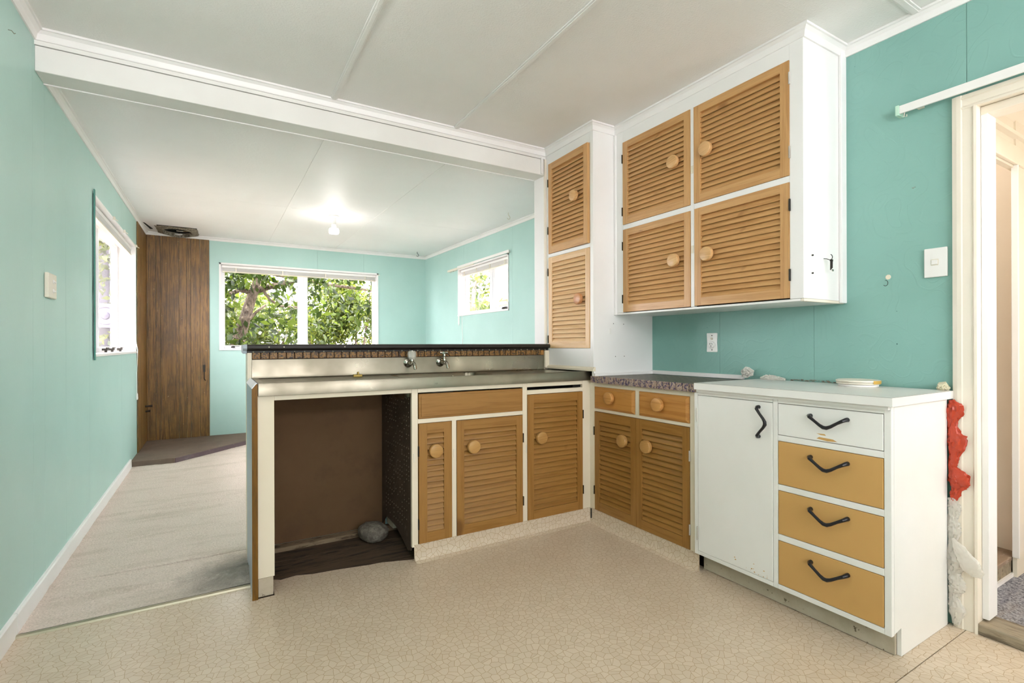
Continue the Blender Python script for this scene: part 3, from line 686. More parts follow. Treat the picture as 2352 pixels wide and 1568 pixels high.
def louvre_door(parent, face, wx, wy, wz, w, h, tone, knob, hinge='R', hz=(.12, -.12), stile=.042, rail=.052, swing=0, pitch=.029, label=None, hmat=None, thick=.020, proud=.004):
    """wx,wy,wz: world lower-left corner seen from the front, on the face frame plane"""
    loc, rot = facing_loc(face, parent, wx, wy, wz)
    ma, mu = PIN[tone]
    # stiles and rails
    gx_, gz_ = [0, stile, w-stile, w], [0, rail, h-rail, h]; fm = MB(); cells = [(i, j) for i in range(3) for j in range(3) if (i, j) != (1, 1)]
    V_ = [(x, y, z) for y in (-proud, thick) for z in gz_ for x in gx_]; I_ = lambda i, j, k: k*16 + j*4 + i; F_ = []; mi = []
    for i, j in cells:
        F_.append((I_(i, j, 0), I_(i+1, j, 0), I_(i+1, j+1, 0), I_(i, j+1, 0))); F_.append((I_(i, j, 1), I_(i, j+1, 1), I_(i+1, j+1, 1), I_(i+1, j, 1))); mi += [i == 1]*2
        for (a, b, di, dj) in (((i, j), (i+1, j), 0, -1), ((i+1, j), (i+1, j+1), 1, 0), ((i+1, j+1), (i, j+1), 0, 1), ((i, j+1), (i, j), -1, 0)):
            if (i+di, j+dj) not in cells: F_.append((I_(*b, 0), I_(*a, 0), I_(*a, 1), I_(*b, 1))); mi.append(i == 1)
    fm.add(V_, F_); d = obj('door', fm, mu, None); d.data.materials.append(ma)
    for p_ in d.data.polygons: p_.material_index = int(mi[p_.index])
    d.parent = parent; d.location = loc; d.rotation_euler = rot
    if swing:
        d.rotation_euler = (0, 0, rot[2] - math.radians(swing))
    if label: d['label'] = label
    def sub(name, mb, m, **k):
        o = obj(name, mb, m, None, **k); o.parent = d; return o
    for zz in (0, h-rail): sub('rail', MB().box(stile+.0006, w-stile-.0006, -proud-.0004, -proud+.002, zz+.0006, zz+rail-.0006), ma)
    span = h - 2*rail; n = max(2, round(span/pitch)); p = span/n
    sm = slat_mesh(w-2*stile, ma)
    for i in range(n):
        instance(sm, 'slat', d, (stile, -.001, rail + p*(i+.52)))
    sub('door_back', MB().box(stile, w-stile, thick+.001, thick+.004, rail, h-rail), M_dark)
    if knob:
        o = instance(KN[tone], 'knob', d, (knob[0], -proud+.001 if (knob[0] < stile or knob[0] > w-stile) else -.001, knob[1])); o.rotation_euler = (0, random.uniform(-.4, .4), 0)
    hx = w + .0005 if hinge == 'R' else -.0055
    for z in hz:
        z = z if z > 0 else h + z
        sub('hinge', MB().box(hx, hx+.005, -proud-.002, .003, z-.026, z+.026).tube([(hx+.0025, -proud-.003, z-.026), (hx+.0025, -proud-.003, z+.026)], .003, 6), hmat or M_hinge)
    return d

# ------------------------------------------------------------------ sink counter base
YP = 2.443
sk = thing('sink_cupboard', 'cream framed sink cupboard with louvred pine doors and an open bay', 'cupboard', (1.05, 2.6, 0))
st = MB()
FZ0, FZ1 = .082, .880
for a, b, z0_, z1_ in ((.1565, .223, .080, FZ1), (.857, .889, .070, FZ1), (1.078, 1.104, FZ0, .700), (1.520, 1.5515, FZ0, FZ1), (1.9575, 2.019, FZ0, FZ1)):
    st.box(a, b, YP, YP+.02, z0_, z1_)
st.box(.223, .857, YP, YP+.02, .857, FZ1).box(.889, 1.52, YP, YP+.02, .857, FZ1).box(1.5515, 1.9575, YP, YP+.02, .8545, FZ1)
st.box(.889, 1.52, YP, YP+.02, .6985, .7215).box(1.5515, 1.9575, YP, YP+.02, .812, .8365)
obj('face_frame', st, M_cream, sk, bevel=.0015)
obj('corner_post', MB().box(2.0195, 2.032, 2.3985, YP+.02, .075, .90), M_cream, sk, bevel=.0015)
obj('inner_box', MB().box(.889, 2.02, 2.60, 2.61, .05, .86).box(.889, 2.02, YP+.021, 2.60, .06, .075).box(1.52, 1.55, YP+.021, 2.6, .08, .8).box(1.9, 2.05, YP+.022, 2.60, .08, .86), M_dark, sk)
fd = obj('false_drawer_front', MB().box(.8935, 1.5185, YP-.004, YP+.014, .7215, .850).box(.905, 1.507, YP-.008, YP-.003, .733, .839), PIN['ochre'][0], sk, bevel=.002)
louvre_door(sk, '-Y', .8935, YP, .083, .182, .614, 'ochre', (.087, .470), 'L', (.10, -.14), stile=.044)
louvre_door(sk, '-Y', 1.1055, YP, .083, .413, .613, 'ochre', (.093, .468), 'R', (.12, -.13))
louvre_door(sk, '-Y', 1.5525, YP, .083, .404, .727, 'ochre', (.088, .473), 'R', (.12, -.14))
for x, z in ((.868, .525), (1.089, .525), (1.545, .5)):
    obj('magnet_catch', MB().box(x-.003, x+.003, YP-.003, YP+.001, z-.022, z+.022), M_plastic_old, sk)
# bay linings
obj('bay_back_board', MB().box(.16, .88, 2.990, 2.998, .02, .90), M_hardboard, sk)
pg = [(2.46, .835), (2.55, .822), (2.66, .842), (2.78, .872), (2.985, .875), (2.985, .03), (2.90, .10), (2.72, .095), (2.60, .06), (2.52, .03), (2.475, .045), (2.462, .09)]
side = obj('bay_side_board', MB().extrude(pg, 'X', .860, .866), M_pegboard, sk)
hl = MB()
rg = random.Random(5)
for i in range(12):
    for j in range(30):
        if rg.random() < .55: y = 2.50+.036*i; z = .14+.0235*j; hl.box(.8592, .8602, y-.0022, y+.0022, z-.0022, z+.0022)
obj('board_perforations', hl, mat('pale_perforation', '8d8272', .8), sk, kind='stuff')
obj('brown_side_batten', MB().box(.866, .885, 2.47, 2.50, .70, .875), M_brownedge, sk)
obj('sink_bowl_underside', MB().lathe([(.001, .775), (.10, .778), (.145, .80), (.15, .855), (.001, .856)], 24, (1.06, 2.66, 0)), mat('grey_bowl_underside', '7d827c', .6), sk, smooth=True)
# end panel
obj('end_panel', MB().extrude([(.1345, .0), (.1555, .0), (.1555, .937), (.1510, .937), (.1345, .916)], 'Y', 2.4255, 2.843), M_bluegrey, sk)
obj('end_panel_edge', MB().extrude([(.1335, .0), (.1560, .0), (.1560, .934), (.1515, .934), (.1335, .913)], 'Y', 2.4215, 2.4254), M_brownedge, sk)['label'] = 'brown timber front edge'
obj('end_panel_cap', MB().extrude([(.1325, .915), (.1345, .9135), (.1520, .936), (.1500, .940)], 'Y', 2.4205, 2.845), M_alu, sk)
obj('post_skirt', MB().box(.1575, .2175, YP-.004, YP+.014, .001, .080), M_plinth, sk, bevel=.002)

# coved vinyl skirting
def cove(name, label, path, up=.082):
    pr = [(0, up), (.003, up), (.004, .045), (.008, .022), (.020, .006), (.042, .001), (.042, -.002), (0, -.002)]
    P = [Vector(p) for p in path]; rows = []; uvs = {}
    ln = 0; n = len(P); mb = MB()
    for i in range(n):
        d0 = (P[i]-P[i-1]).normalized() if i else None; d1 = (P[i+1]-P[i]).normalized() if i < n-1 else None
        nn = lambda d: Vector((-d.y, d.x))
        if d0 is None: o = nn(d1)
        elif d1 is None: o = nn(d0)
        else: a, b = nn(d0), nn(d1); s = a+b; o = s/(s.length_squared/2)
        if i: ln += (P[i]-P[i-1]).length
        acc = 0; pv = None
        for d, z in pr:
            if pv: acc += math.hypot(d-pv[0], z-pv[1])
            pv = (d, z); q = (P[i].x+o.x*d, P[i].y+o.y*d, z); rows.append(q); uvs[tuple(round(c, 5) for c in q)] = (ln+3.3, acc+7.7)
    k = len(pr); mb.add(rows, [(i*k+j, i*k+j+1, (i+1)*k+j+1, (i+1)*k+j) for i in range(n-1) for j in range(k-1)] + [tuple(range(k))[::-1], tuple(range((n-1)*k, n*k))])
    return struct(name, mb, M_vinyl, label, smooth=True, uv=lambda x, y, z: uvs.get((round(x, 5), round(y, 5), round(z, 5)), (0, 0)))
cove('baseboard_sink', 'coved vinyl skirting under the pine doors', [(2.0225, 1.625), (2.0225, 2.4455), (.868, 2.4455)])
obj('skirting_curl', MB().add([(2.015+.006*math.cos(a)-.004, 1.603+.018*math.cos(a/1.5), .045+.045*math.sin(a)) for a in np.linspace(-1.5, 1.5, 10)] + [(2.019, 1.627, z) for z in np.linspace(.001, .083, 10)],
    [(i, i+1, 11+i, 10+i) for i in range(9)]), M_vinyl, bpy.data.objects['baseboard_sink'], uv=lambda x, y, z: (y, z))
sc_mark = obj('corner_split', MB().box(2.012, 2.0145, 2.425, 2.432, .0, .08), M_dark, bpy.data.objects['baseboard_sink'])

# stone in the bay
bm = bmesh.new(); bmesh.ops.create_icosphere(bm, subdivisions=3, radius=1)
for v_ in bm.verts:
    p = v_.co; p *= 1 + .12*noise.noise(p*1.7+Vector((4, 1, 2)));
    m_ = max(abs(p.x), abs(p.y), abs(p.z)); p *= .72 + .28/m_*.9
    v_.co = Vector((p.x*.075, p.y*.09, p.z*.052))
me = bpy.data.meshes.new('stone'); bm.to_mesh(me); bm.free(); me.materials.append(M_stone)
for p in me.polygons: p.use_smooth = True
o = bpy.data.objects.new('stone', me); C.objects.link(o); o.location = (.765, 2.835, .045); o.rotation_euler = (0, 0, .3)
tag(o, 'rounded grey stone lying in the back corner of the open bay', 'stone')

# ------------------------------------------------------------------ dividing half wall with capping
hw = thing('wall_counter', 'low dividing wall behind the sink bench', None, (1.05, 2.92, 0), kind='structure')
obj('wall_core', MB().box(.158, 1.985, 2.866, 2.99, .90, 1.062).box(.889, 1.985, 2.866, 2.99, .03, .90), M_cream, hw)
obj('back_lining', MB().box(.145, 1.985, 2.998, 3.018, 0, 1.062), M_aqua, hw)
obj('end_post', MB().box(.1375, .1575, 2.8455, 2.9975, 0, 1.064), M_cream, hw, bevel=.001)
cap = thing('bar_capping', 'black vinyl bar capping with a row of nail heads on the dividing wall', 'capping', (1.05, 2.9, 1.06))
pr = [(2.868, 1.060), (2.856, 1.060), (2.853, 1.064), (2.853, 1.074), (2.846, 1.079), (2.829, 1.0815), (2.824, 1.087), (2.824, 1.100), (2.830, 1.1055), (2.85, 1.1065), (3.03, 1.1065), (3.036, 1.10), (3.036, 1.075), (3.03, 1.068), (3.019, 1.066)]
obj('cover', MB().extrude(pr, 'X', .136, 1.986), M_blackcap, cap, smooth=True)
obj('end_cover', MB().extrude([(p[0], p[1]) for p in pr], 'X', .118, .1358).xf(lambda x, y, z: (x, y + (.004 if x < .12 and y < 2.9 else 0), z - (.003 if x < .12 and z > 1.09 else 0))), M_bluegrey, cap)
nh = MB()
for i in range(38):
    x = .165 + i*.0485; nh.lathe([(.0045, 0), (.0040, -.0022), (.0015, -.0036)], 7, (x, 2.853, 1.0685), 'Y')
for x in (.235, .305, .61): nh.lathe([(.004, 0), (.003, -.003)], 6, (x, 2.824, 1.093), 'Y')
obj('nail_heads', nh, M_nailhead, cap, kind='stuff')
# tile strip
ts = thing('tile_strip', 'strip of small marbled brown tiles above the steel splashback', 'tile strip', (1.05, 2.85, 1.03))
obj('grout', MB().box(.158, 1.9515, 2.858, 2.8655, 1.030, 1.066), M_grout, ts)
nt = 44; pw = (1.925-.160)/nt
me = bpy.data.meshes.new('tile'); q = MB().box(0, pw-.0046, -.005, .0035, 0, .0315); me.from_pydata(q.v, [], q.f)
bm = bmesh.new(); bm.from_mesh(me); bmesh.ops.recalc_face_normals(bm, faces=bm.faces); bmesh.ops.bevel(bm, geom=bm.edges[:], offset=.0012, segments=1, affect='EDGES'); bm.to_mesh(me); bm.free(); me.materials.append(M_mosaic)
for i in range(nt):
    instance(me, 'tile', ts, (.1605 + i*pw - 1.05, 2.8555-2.85, 1.0325-1.03), (0, 0, random.uniform(-.02, .02)))
obj('bare_end', MB().box(1.926, 1.950, 2.853, 2.8585, 1.032, 1.065), M_chip, ts, bevel=.001)['label'] = 'bare chipboard where a tile is gone'

# ------------------------------------------------------------------ stainless sink bench
sb = thing('sink_bench', 'stained stainless steel sink bench with a front apron and sunken bowl', 'sink bench', (1.05, 2.63, .88))
BX0, BX1, BY0, BY1, BZ = .1600, 2.0175, 2.4257, 2.8545, .9365
def bowl(x, y):
    # rounded rectangular bowl
    cx_, cy_, hx, hy, r = 1.115, 2.665, .275, .155, .07
    qx, qy = abs(x-cx_)-hx+r, abs(y-cy_)-hy+r
    d = math.hypot(max(qx, 0), max(qy, 0)) + min(max(qx, qy), 0) - r     # negative inside
    f = min(1, max(0, -d/.028)); f = f*f*(3-2*f)
    return -.15*f
def topz(x, y):
    e_ = min(x-BX0, BX1-x, y-BY0)
    lip = min(1, max(0, (e_-.012)/.02)); lip = lip*lip*(3-2*lip)
    return BZ - .0055*lip + bowl(x, y)
xs = sorted(set([BX0, BX0+.006, BX0+.012, BX0+.02, BX0+.032, BX1, BX1-.006, BX1-.012, BX1-.02, BX1-.032] + list(np.arange(BX0+.05, BX1-.04, .03)) + list(np.arange(.82, 1.41, .007))))
ys = sorted(set([BY0, BY0+.006, BY0+.012, BY0+.02, BY0+.032, BY1-.01, BY1] + list(np.arange(BY0+.04, BY1-.012, .007))))
mb = MB(); mb.add([(x, y, topz(x, y)) for y in ys for x in xs], [(j*len(xs)+i, j*len(xs)+i+1, (j+1)*len(xs)+i+1, (j+1)*len(xs)+i) for j in range(len(ys)-1) for i in range(len(xs)-1)])
obj('bench_top', mb, M_steel, sb, smooth=True)
obj('apron', MB().extrude([(BY0, BZ), (BY0-.0015, BZ-.003), (BY0-.0015, .880), (BY0+.012, .878), (BY0+.012, .881), (BY0+.001, .883), (BY0+.001, BZ)], 'X', BX0, BX1).box(BX0-.0015, BX0, BY0-.0015, BY1, .880, BZ), M_steel, sb, smooth=True)
obj('splashback', MB().extrude([(BY1-.012, BZ-.0055), (BY1-.004, BZ-.002), (BY1-.001, BZ+.008), (BY1-.001, 1.0285), (BY1+.004, 1.0295), (BY1+.004, .925), (BY1-.012, .925)], 'X', .159, 1.949), M_steel, sb, smooth=True)
obj('splash_rust_line', MB().box(.159, 1.948, BY1-.0012, BY1+.003, 1.0287, 1.0305), M_grout, sb)
obj('drain', MB().lathe([(.001, .781), (.026, .781), (.040, .785), (.042, .7875), (.001, .7876)], 24, (1.115, 2.665, 0)), M_chrome, sb, smooth=True)
o = obj('overflow', MB().lathe([(.001, 0), (.010, 0), (.010, -.006), (.001, -.007)], 12, (1.24, 2.80, .905), 'Y'), M_chrome, sb)

def tap(x, kind, label):
    t = thing('tap', label, 'tap', (x, BY1, .997), 'wall taps above the sink')
    y0_ = BY1-.0015
    obj('flange', MB().lathe([(.001, 0), (.028, 0), (.028, -.004), (.022, -.010), (.014, -.014), (.001, -.014)], 24, (x, y0_, .997), 'Y'), M_chrome, t, smooth=True)
    obj('body', MB().tube([(x, y0_-.010, .997), (x+.004, y0_-.045, .997), (x+.006, y0_-.075, .994)], [.013, .014, .012], 14), M_chrome, t, smooth=True)
    obj('spout', MB().tube([(x+.005, y0_-.062, .995), (x+.007, y0_-.084, .991), (x+.008, y0_-.097, .978), (x+.008, y0_-.100, .962)], [.011, .0105, .010, .0095], 12), M_chrome, t, smooth=True)
    obj('bonnet', MB().lathe([(.011, 1.004), (.013, 1.010), (.010, 1.020), (.008, 1.032), (.001, 1.033)], 14, (x+.005, y0_-.052, 0)), M_chrome, t, smooth=True)
    hx, hy = x+.005, y0_-.052
    if kind == 'crystal':
        n_ = 16; mbk = MB(); pf = [(.001, 1.018), (.016, 1.018), (.024, 1.030), (.026, 1.048), (.024, 1.060), (.019, 1.066), (.001, 1.066)]
        vs_ = []
        for r, z in pf:
            for k in range(n_):
                a = 2*PI*k/n_; rr = r*(1.0 if k % 2 else .90); vs_.append((hx+rr*math.cos(a), hy+rr*math.sin(a), z))
        m = len(pf); mbk.add(vs_, [(i*n_+k, i*n_+(k+1) % n_, (i+1)*n_+(k+1) % n_, (i+1)*n_+k) for i in range(m-1) for k in range(n_)] + [tuple(range(n_))[::-1], tuple(range((m-1)*n_, m*n_))])
        obj('handle', mbk, M_crystal, t)['label'] = 'faceted clear acrylic handle'
        obj('handle_disc', MB().lathe([(.001, 1.0665), (.017, 1.0665), (.017, 1.069), (.001, 1.0695)], 20, (hx, hy, 0)), M_chrome, t, smooth=True)
    else:
        obj('stem', MB().lathe([(.008, 1.03), (.012, 1.036), (.010, 1.050), (.001, 1.050)], 14, (hx, hy, 0)), M_chrome, t, smooth=True)
        h_ = MB().lathe([(.001, 1.046), (.010, 1.046), (.012, 1.052), (.010, 1.060), (.001, 1.062)], 16, (hx, hy, 0))
        for k in range(4):
            a = PI/4*1.2 + k*PI/2; h_.tube([(hx, hy, 1.053), (hx+.024*math.cos(a), hy+.024*math.sin(a), 1.055)], [.006, .0072], 8)
        obj('handle', h_, M_chrome, t, smooth=True)['label'] = 'chrome cross handle'
    return t
tap(.979, 'crystal', 'left wall tap with a clear faceted handle above the steel sink')
tap(1.183, 'cross', 'right wall tap with a chrome cross handle above the steel sink')
bf = thing('brass_fitting', 'small tarnished brass fitting lying on the steel bench left of the bowl', 'fitting', (.655, 2.73, .931))
obj('bar', MB().box(.632, .680, 2.722, 2.738, .931, .945), M_gold, bf, bevel=.002)
obj('stud', MB().lathe([(.001, .945), (.006, .945), (.005, .958), (.001, .959)], 10, (.658, 2.73, 0)), M_gold, bf)

# ------------------------------------------------------------------ pine cupboard on the right run
PX = 2.02
pc = thing('pine_cupboard', 'corner base cupboard with two pine drawers over a pair of louvred doors', 'cupboard', (2.25, 2.03, 0))
f_ = MB()
def FB(y0_, y1_, z0_, z1_): f_.box(PX, PX+.02, y0_, y1_, z0_, z1_)
FB(1.635, 1.677, .082, .868); FB(2.3965, 2.3985, .082, .868); FB(2.019, 2.0515, .708, .842); FB(1.677, 2.3965, .842, .868); FB(1.677, 2.3965, .690, .708)
obj('face_frame', f_, M_cream, pc, bevel=.0015)
obj('carcass', MB().box(PX+.03, 2.48, 1.64, 2.42, .06, .86), M_dark, pc)
for y1_, y0_, lab in ((2.3955, 2.0525, 'left'), (2.018, 1.678, 'right')):
    w_ = y1_-y0_; h_ = .133
    loc, rot = facing_loc('-X', pc, PX, y1_, .7085)
    bev = MB().box(0, w_, -.004, .016, 0, h_)
    # raised bevelled field
    bev.add([(.0, -.004, 0), (w_, -.004, 0), (w_, -.004, h_), (0, -.004, h_), (.014, -.014, .014), (w_-.014, -.014, .014), (w_-.014, -.014, h_-.014), (.014, -.014, h_-.014)], [(4,5,6,7),(0,1,5,4),(1,2,6,5),(2,3,7,6),(3,0,4,7)])
    d = obj('drawer_front', bev, PIN['orange'][0], None); d.parent = pc; d.location = loc; d.rotation_euler = rot
    instance(KN['orange'], 'knob', d, (w_*.46, -.0135, .075))
louvre_door(pc, '-X', PX, 2.3965, .083, .3525, .605, 'ochre', (.257, .464), 'L', (.12, -.12))
louvre_door(pc, '-X', PX, 2.0425, .083, .3635, .605, 'ochre', (.088, .464), 'R', (.10, -.14), hmat=M_hingew)
# tiled top
tt = thing('tiled_worktop', 'worn tiled worktop with a marbled mauve tile edge beside the sink bench', 'worktop', (2.24, 2.02, .868))
obj('slab', MB().box(1.998, 2.4895, 1.614, 2.3705, .869, .903), M_topstone, tt)
tsf = MB()
nt = 19; pw = (2.404-1.615)/nt
me = bpy.data.meshes.new('tile'); q = MB().box(-.005, .002, -pw+.0046, 0, 0, .0405); me.from_pydata(q.v, [], q.f)
bm = bmesh.new(); bm.from_mesh(me); bmesh.ops.recalc_face_normals(bm, faces=bm.faces); bmesh.ops.bevel(bm, geom=bm.edges[:], offset=.0014, segments=1, affect='EDGES'); bm.to_mesh(me); bm.free(); me.materials.append(M_mosaic2)
for i in range(nt):
    o = instance(me, 'tile', tt, (1.9955-2.24, 2.404-i*pw-2.02, .868-.868))
# surface tiles, flat in the worn top
n1, n2 = 9, 15
me2 = bpy.data.meshes.new('surface_tile'); q = MB().box(0, .0465, 0, .0465, 0, .0035); me2.from_pydata(q.v, [], q.f); me2.materials.append(M_topstone)
for i in range(9):
    for j in range(15):
        instance(me2, 'surface_tile', tt, (2.003+.0495*i-2.24, 1.625+.0495*j-2.02, .903-.868), (0, 0, random.uniform(-.01, .01)))
struct('trim_8', MB().box(2.476, XR, 1.70, 2.3705, .907, .931), M_trim, 'white strip where the tiled top meets the wall', bevel=.002)
struct('trim_9', MB().box(1.9895, 2.49, 2.357, 2.3705, .907, .925), M_trim, 'white strip where the tiled top meets the tall cupboard', bevel=.002)

# ------------------------------------------------------------------ white base cabinet
WX = 2.0
wc = thing('white_cabinet', 'white painted base cabinet with one door and four drawers by the doorway', 'cabinet', (2.23, 1.21, 0))
f_ = MB()
FB2 = lambda y0_, y1_, z0_, z1_: f_.box(WX, WX+.02, y0_, y1_, z0_, z1_)
FB2(1.614, 1.634, .088, .885); FB2(1.2155, 1.236, .088, .885); FB2(.8115, .8335, .088, .885)
FB2(1.236, 1.614, .8565, .885); FB2(.8335, 1.2155, .8565, .885); FB2(1.236, 1.614, .088, .106)
for a, b in ((.088, .108), (.2905, .316), (.4975, .5215), (.701, .7245)): FB2(.8335, 1.2155, a, b)
obj('face_frame', f_, M_cabwhite, wc, bevel=.0015)
obj('under_top_strip', MB().box(1.985, 2.0, .815, 1.61, .872, .885), M_cabwhite, wc)
obj('side_panel', MB().extrude([(2.0205, .0925), (2.0705, .101), (2.0705, .001), (2.462, .001), (2.462, .885), (2.0205, .885)], 'Y', .8115, .825), M_cabwhite, wc)
obj('plinth', MB().box(2.055, 2.069, .8255, 1.625, .003, .0875), M_plinth, wc)
obj('carcass', MB().box(WX+.025, 2.46, .826, 1.63, .0895, .87), M_dark, wc)
dr = obj('door', MB().box(2.0-.001, 2.017, 1.2375, 1.6125, .1075, .8545), M_cabwhite, wc, bevel=.002)
for z in (.19, .76):
    o = obj('hinge', MB().box(1.9965, 2.001, 1.612, 1.617, z-.03, z+.03).tube([(1.9965, 1.6155, z-.032), (1.9965, 1.6155, z+.032)], .0035, 6), M_hingew, wc); 
    o.parent = dr; o.location = (0, 0, 0)
def vhandle(parent, c, vertical=False):
    """black bent pull: c = centre (x,y,z) on the face; runs along -Y, dips in the middle"""
    pts = []
    prof = [(-.066, .017, 0), (-.066, .017, .012), (-.060, .015, .022), (-.040, .002, .025), (-.020, -.012, .026), (-.006, -.019, .027), (.006, -.0195, .027), (.020, -.013, .026), (.042, .002, .025), (.060, .013, .022), (.066, .017, .012), (.066, .017, 0)]
    rad = [.0085, .0078, .0066, .0056, .0060, .0072, .0074, .0062, .0056, .0066, .0078, .0085]
    for a, b, o_ in prof:
        if vertical: pts.append((c[0]-o_, c[1]+b*1.2, c[2]-a*.95))
        else: pts.append((c[0]-o_, c[1]-a, c[2]+b))
    o = obj('handle', MB().tube(pts, rad, 10), M_black, None, smooth=True); o.parent = parent
    pl_ = parent.parent.location
    o.data.transform(Matrix.Translation((-pl_.x, -pl_.y, -pl_.z))); return o
vhandle(dr, (1.999, 1.278, .769), True)
for i, (a, b, m) in enumerate(((.7265, .8545, M_cabwhite), (.5235, .699, M_ochre), (.3180, .4955, M_ochre), (.1100, .2885, M_ochre))):
    d = obj('drawer_front', MB().box(1.999, 2.017, .8355, 1.2135, a, b), m, wc, bevel=.002)
    d['label'] = 'white drawer front' if i == 0 else 'ochre drawer front'
    vhandle(d, (1.999, 1.016, (.8035, .642, .439, .232)[i]))
    if i == 0:
        o = obj('paint_chips', MB().add([(1.9985, 1.05, .742), (1.9985, 1.00, .740), (1.9985, .985, .733), (1.9985, 1.02, .730), (1.9985, 1.06, .735)], [(0, 1, 2, 3, 4)]).add([(1.9985, 1.06, .7545), (1.9985, 1.03, .756), (1.9985, 1.025, .750), (1.9985, 1.045, .7505)], [(0, 1, 2, 3)]), M_ochre, None); o.parent = d
        o.data.transform(Matrix.Translation((-2.23, -1.21, 0)))
rg = random.Random(11); ch = MB()
for k in range(14):
    y = rg.uniform(1.25, 1.42); z = .112+abs(rg.gauss(0, .018)); s = rg.uniform(.002, .006); ch.add([(1.9985, y, z), (1.9985, y-s, z+s*.5), (1.9985, y-s*1.6, z-s*.2), (1.9985, y-s*.5, z-s*.5)], [(0, 1, 2, 3)])
o = obj('paint_chips', ch, M_ochre, None); o.parent = dr; o.data.transform(Matrix.Translation((-2.23, -1.21, 0))); o['kind'] = 'stuff'
wt = thing('white_worktop', 'white laminate worktop on the base cabinet by the doorway', 'worktop', (2.23, 1.2, .885))
obj('top', MB().box(1.9695, 2.4765, .7975, 1.610, .886, .9165), M_worktop, wt)
obj('front_edging', MB().box(1.9680, 1.9692, .7965, 1.6105, .8855, .9158), M_worktop_edge, wt)
obj('end_edging', MB().box(1.9695, 2.4770, .7960, .7972, .8855, .9158), M_worktop_edge, wt)
obj('edge_seam', MB().box(1.9680, 2.4765, .7963, 1.6103, .9158, .9163), M_grout, wt)
for (x, y, z) in ((2.0, .8, .878), (2.26, .811, .872), (1.986, 1.54, .879), (1.986, 1.245, .876), (1.9995, .822, .868)):
    pass

# items on the white worktop
ld = thing('plastic_cover', 'lower white plastic tub lid on the white worktop', 'lid', (2.405, 1.10, .9166), 'tub lids on the worktop')
obj('lid_disc', MB().lathe([(.001, .9168), (.072, .9168), (.074, .919), (.074, .925), (.070, .926), (.001, .926)], 36, (2.405, 1.10, 0)), M_plastic, ld, smooth=True)
ld = thing('plastic_cover', 'middle cream stained tub lid in the stack on the white worktop', 'lid', (2.403, 1.10, .926), 'tub lids on the worktop')
obj('lid_disc', MB().lathe([(.001, .9268), (.078, .9268), (.080, .929), (.080, .934), (.078, .935), (.001, .935)], 36, (2.405, 1.10, 0)), M_plastic_old, ld, smooth=True)
ld = thing('plastic_cover', 'top cream tub lid with a yellow stain, on the stack on the white worktop', 'lid', (2.403, 1.10, .935), 'tub lids on the worktop')
obj('lid_disc', MB().lathe([(.001, .9358), (.080, .9358), (.082, .938), (.081, .9435), (.076, .945), (.072, .9425), (.001, .942)], 36, (2.404, 1.10, 0)), M_plastic_old, ld, smooth=True)
stn = MB(); 
for k in range(10):
    a0 = -2.0 + k*.14; a1 = a0+.14
    stn.add([(2.404+.0825*math.cos(a0), 1.10+.0825*math.sin(a0), .930), (2.404+.0825*math.cos(a1), 1.10+.0825*math.sin(a1), .930), (2.404+.0825*math.cos(a1), 1.10+.0825*math.sin(a1), .9435), (2.404+.0825*math.cos(a0), 1.10+.0825*math.sin(a0), .9435)], [(0, 1, 2, 3)])
obj('yellow_stain', stn, mat('yellow_glue', 'C9A24a', .5), ld)

def crumple_tube(path, radii, seed, amp=.35, n=30, m=70, flat=None):
    P = [Vector(p) for p in path]; K = len(P)-1; mb = MB(); vs_ = []
    for i in range(m+1):
        t = i/m*K; k = min(int(t), K-1); f = t-k; f2 = f*f*(3-2*f)
        c = P[k].lerp(P[k+1], f); r = radii[k]*(1-f2)+radii[k+1]*f2
        d = (P[k+1]-P[k]).normalized(); a = Vector((1, 0, 0)); x = (a - d*a.dot(d)).normalized(); y = d.cross(x)
        for j in range(n):
            th = 2*PI*j/n; q = Vector((math.cos(th)*1.3, math.sin(th)*1.3, i*.16+seed*5))
            rr = r*(1 + amp*(1-2*abs(noise.noise(q*1.5))) - amp*.5 + amp*.5*noise.noise(q*4))
            vs_.append(c + (x*math.cos(th)*(flat or 1) + y*math.sin(th))*max(rr, .001))
    mb.add(vs_, [(i*n+j, i*n+(j+1) % n, (i+1)*n+(j+1) % n, (i+1)*n+j) for i in range(m) for j in range(n)] + [tuple(range(n))[::-1], tuple(range(m*n, (m+1)*n))])
    return mb
gx = 2.468
o = obj('red_plastic_bag', crumple_tube([(gx, .800, .880), (gx, .79, .85), (gx, .797, .78), (gx, .780, .72), (gx, .792, .655), (gx, .797, .62), (gx, .775, .575), (gx, .785, .53), (gx, .800, .47)], [.008, .026, .014, .026, .014, .012, .032, .016, .006], 2, .5, flat=.6), M_redfilm, smooth=True)
tag(o, 'crumpled red plastic bag stuffed down the gap beside the cabinet', 'plastic bag')
o = obj('red_bag_flap', crumple_tube([(gx-.01, .792, .62), (gx-.015, .770, .59), (gx-.018, .752, .563), (gx-.015, .748, .556)], [.006, .024, .012, .001], 9, .3, m=30, flat=.25), M_redfilm, smooth=True); o.parent = bpy.data.objects['red_plastic_bag']
o['label'] = 'pointed flap of the bag'
o = obj('clear_plastic_wrap', crumple_tube([(gx, .798, .50), (gx, .79, .46), (gx, .797, .42), (gx, .792, .38), (gx, .797, .33), (gx, .785, .26), (gx, .792, .21), (gx, .785, .16), (gx, .795, .12), (gx, .785, .07), (gx, .787, .012)], [.012, .018, .014, .020, .012, .030, .018, .024, .014, .022, .010], 4, .5, m=90, flat=.6), M_film, smooth=True)
tag(o, 'crumpled clear plastic film packed into the gap below the red bag', 'plastic film')
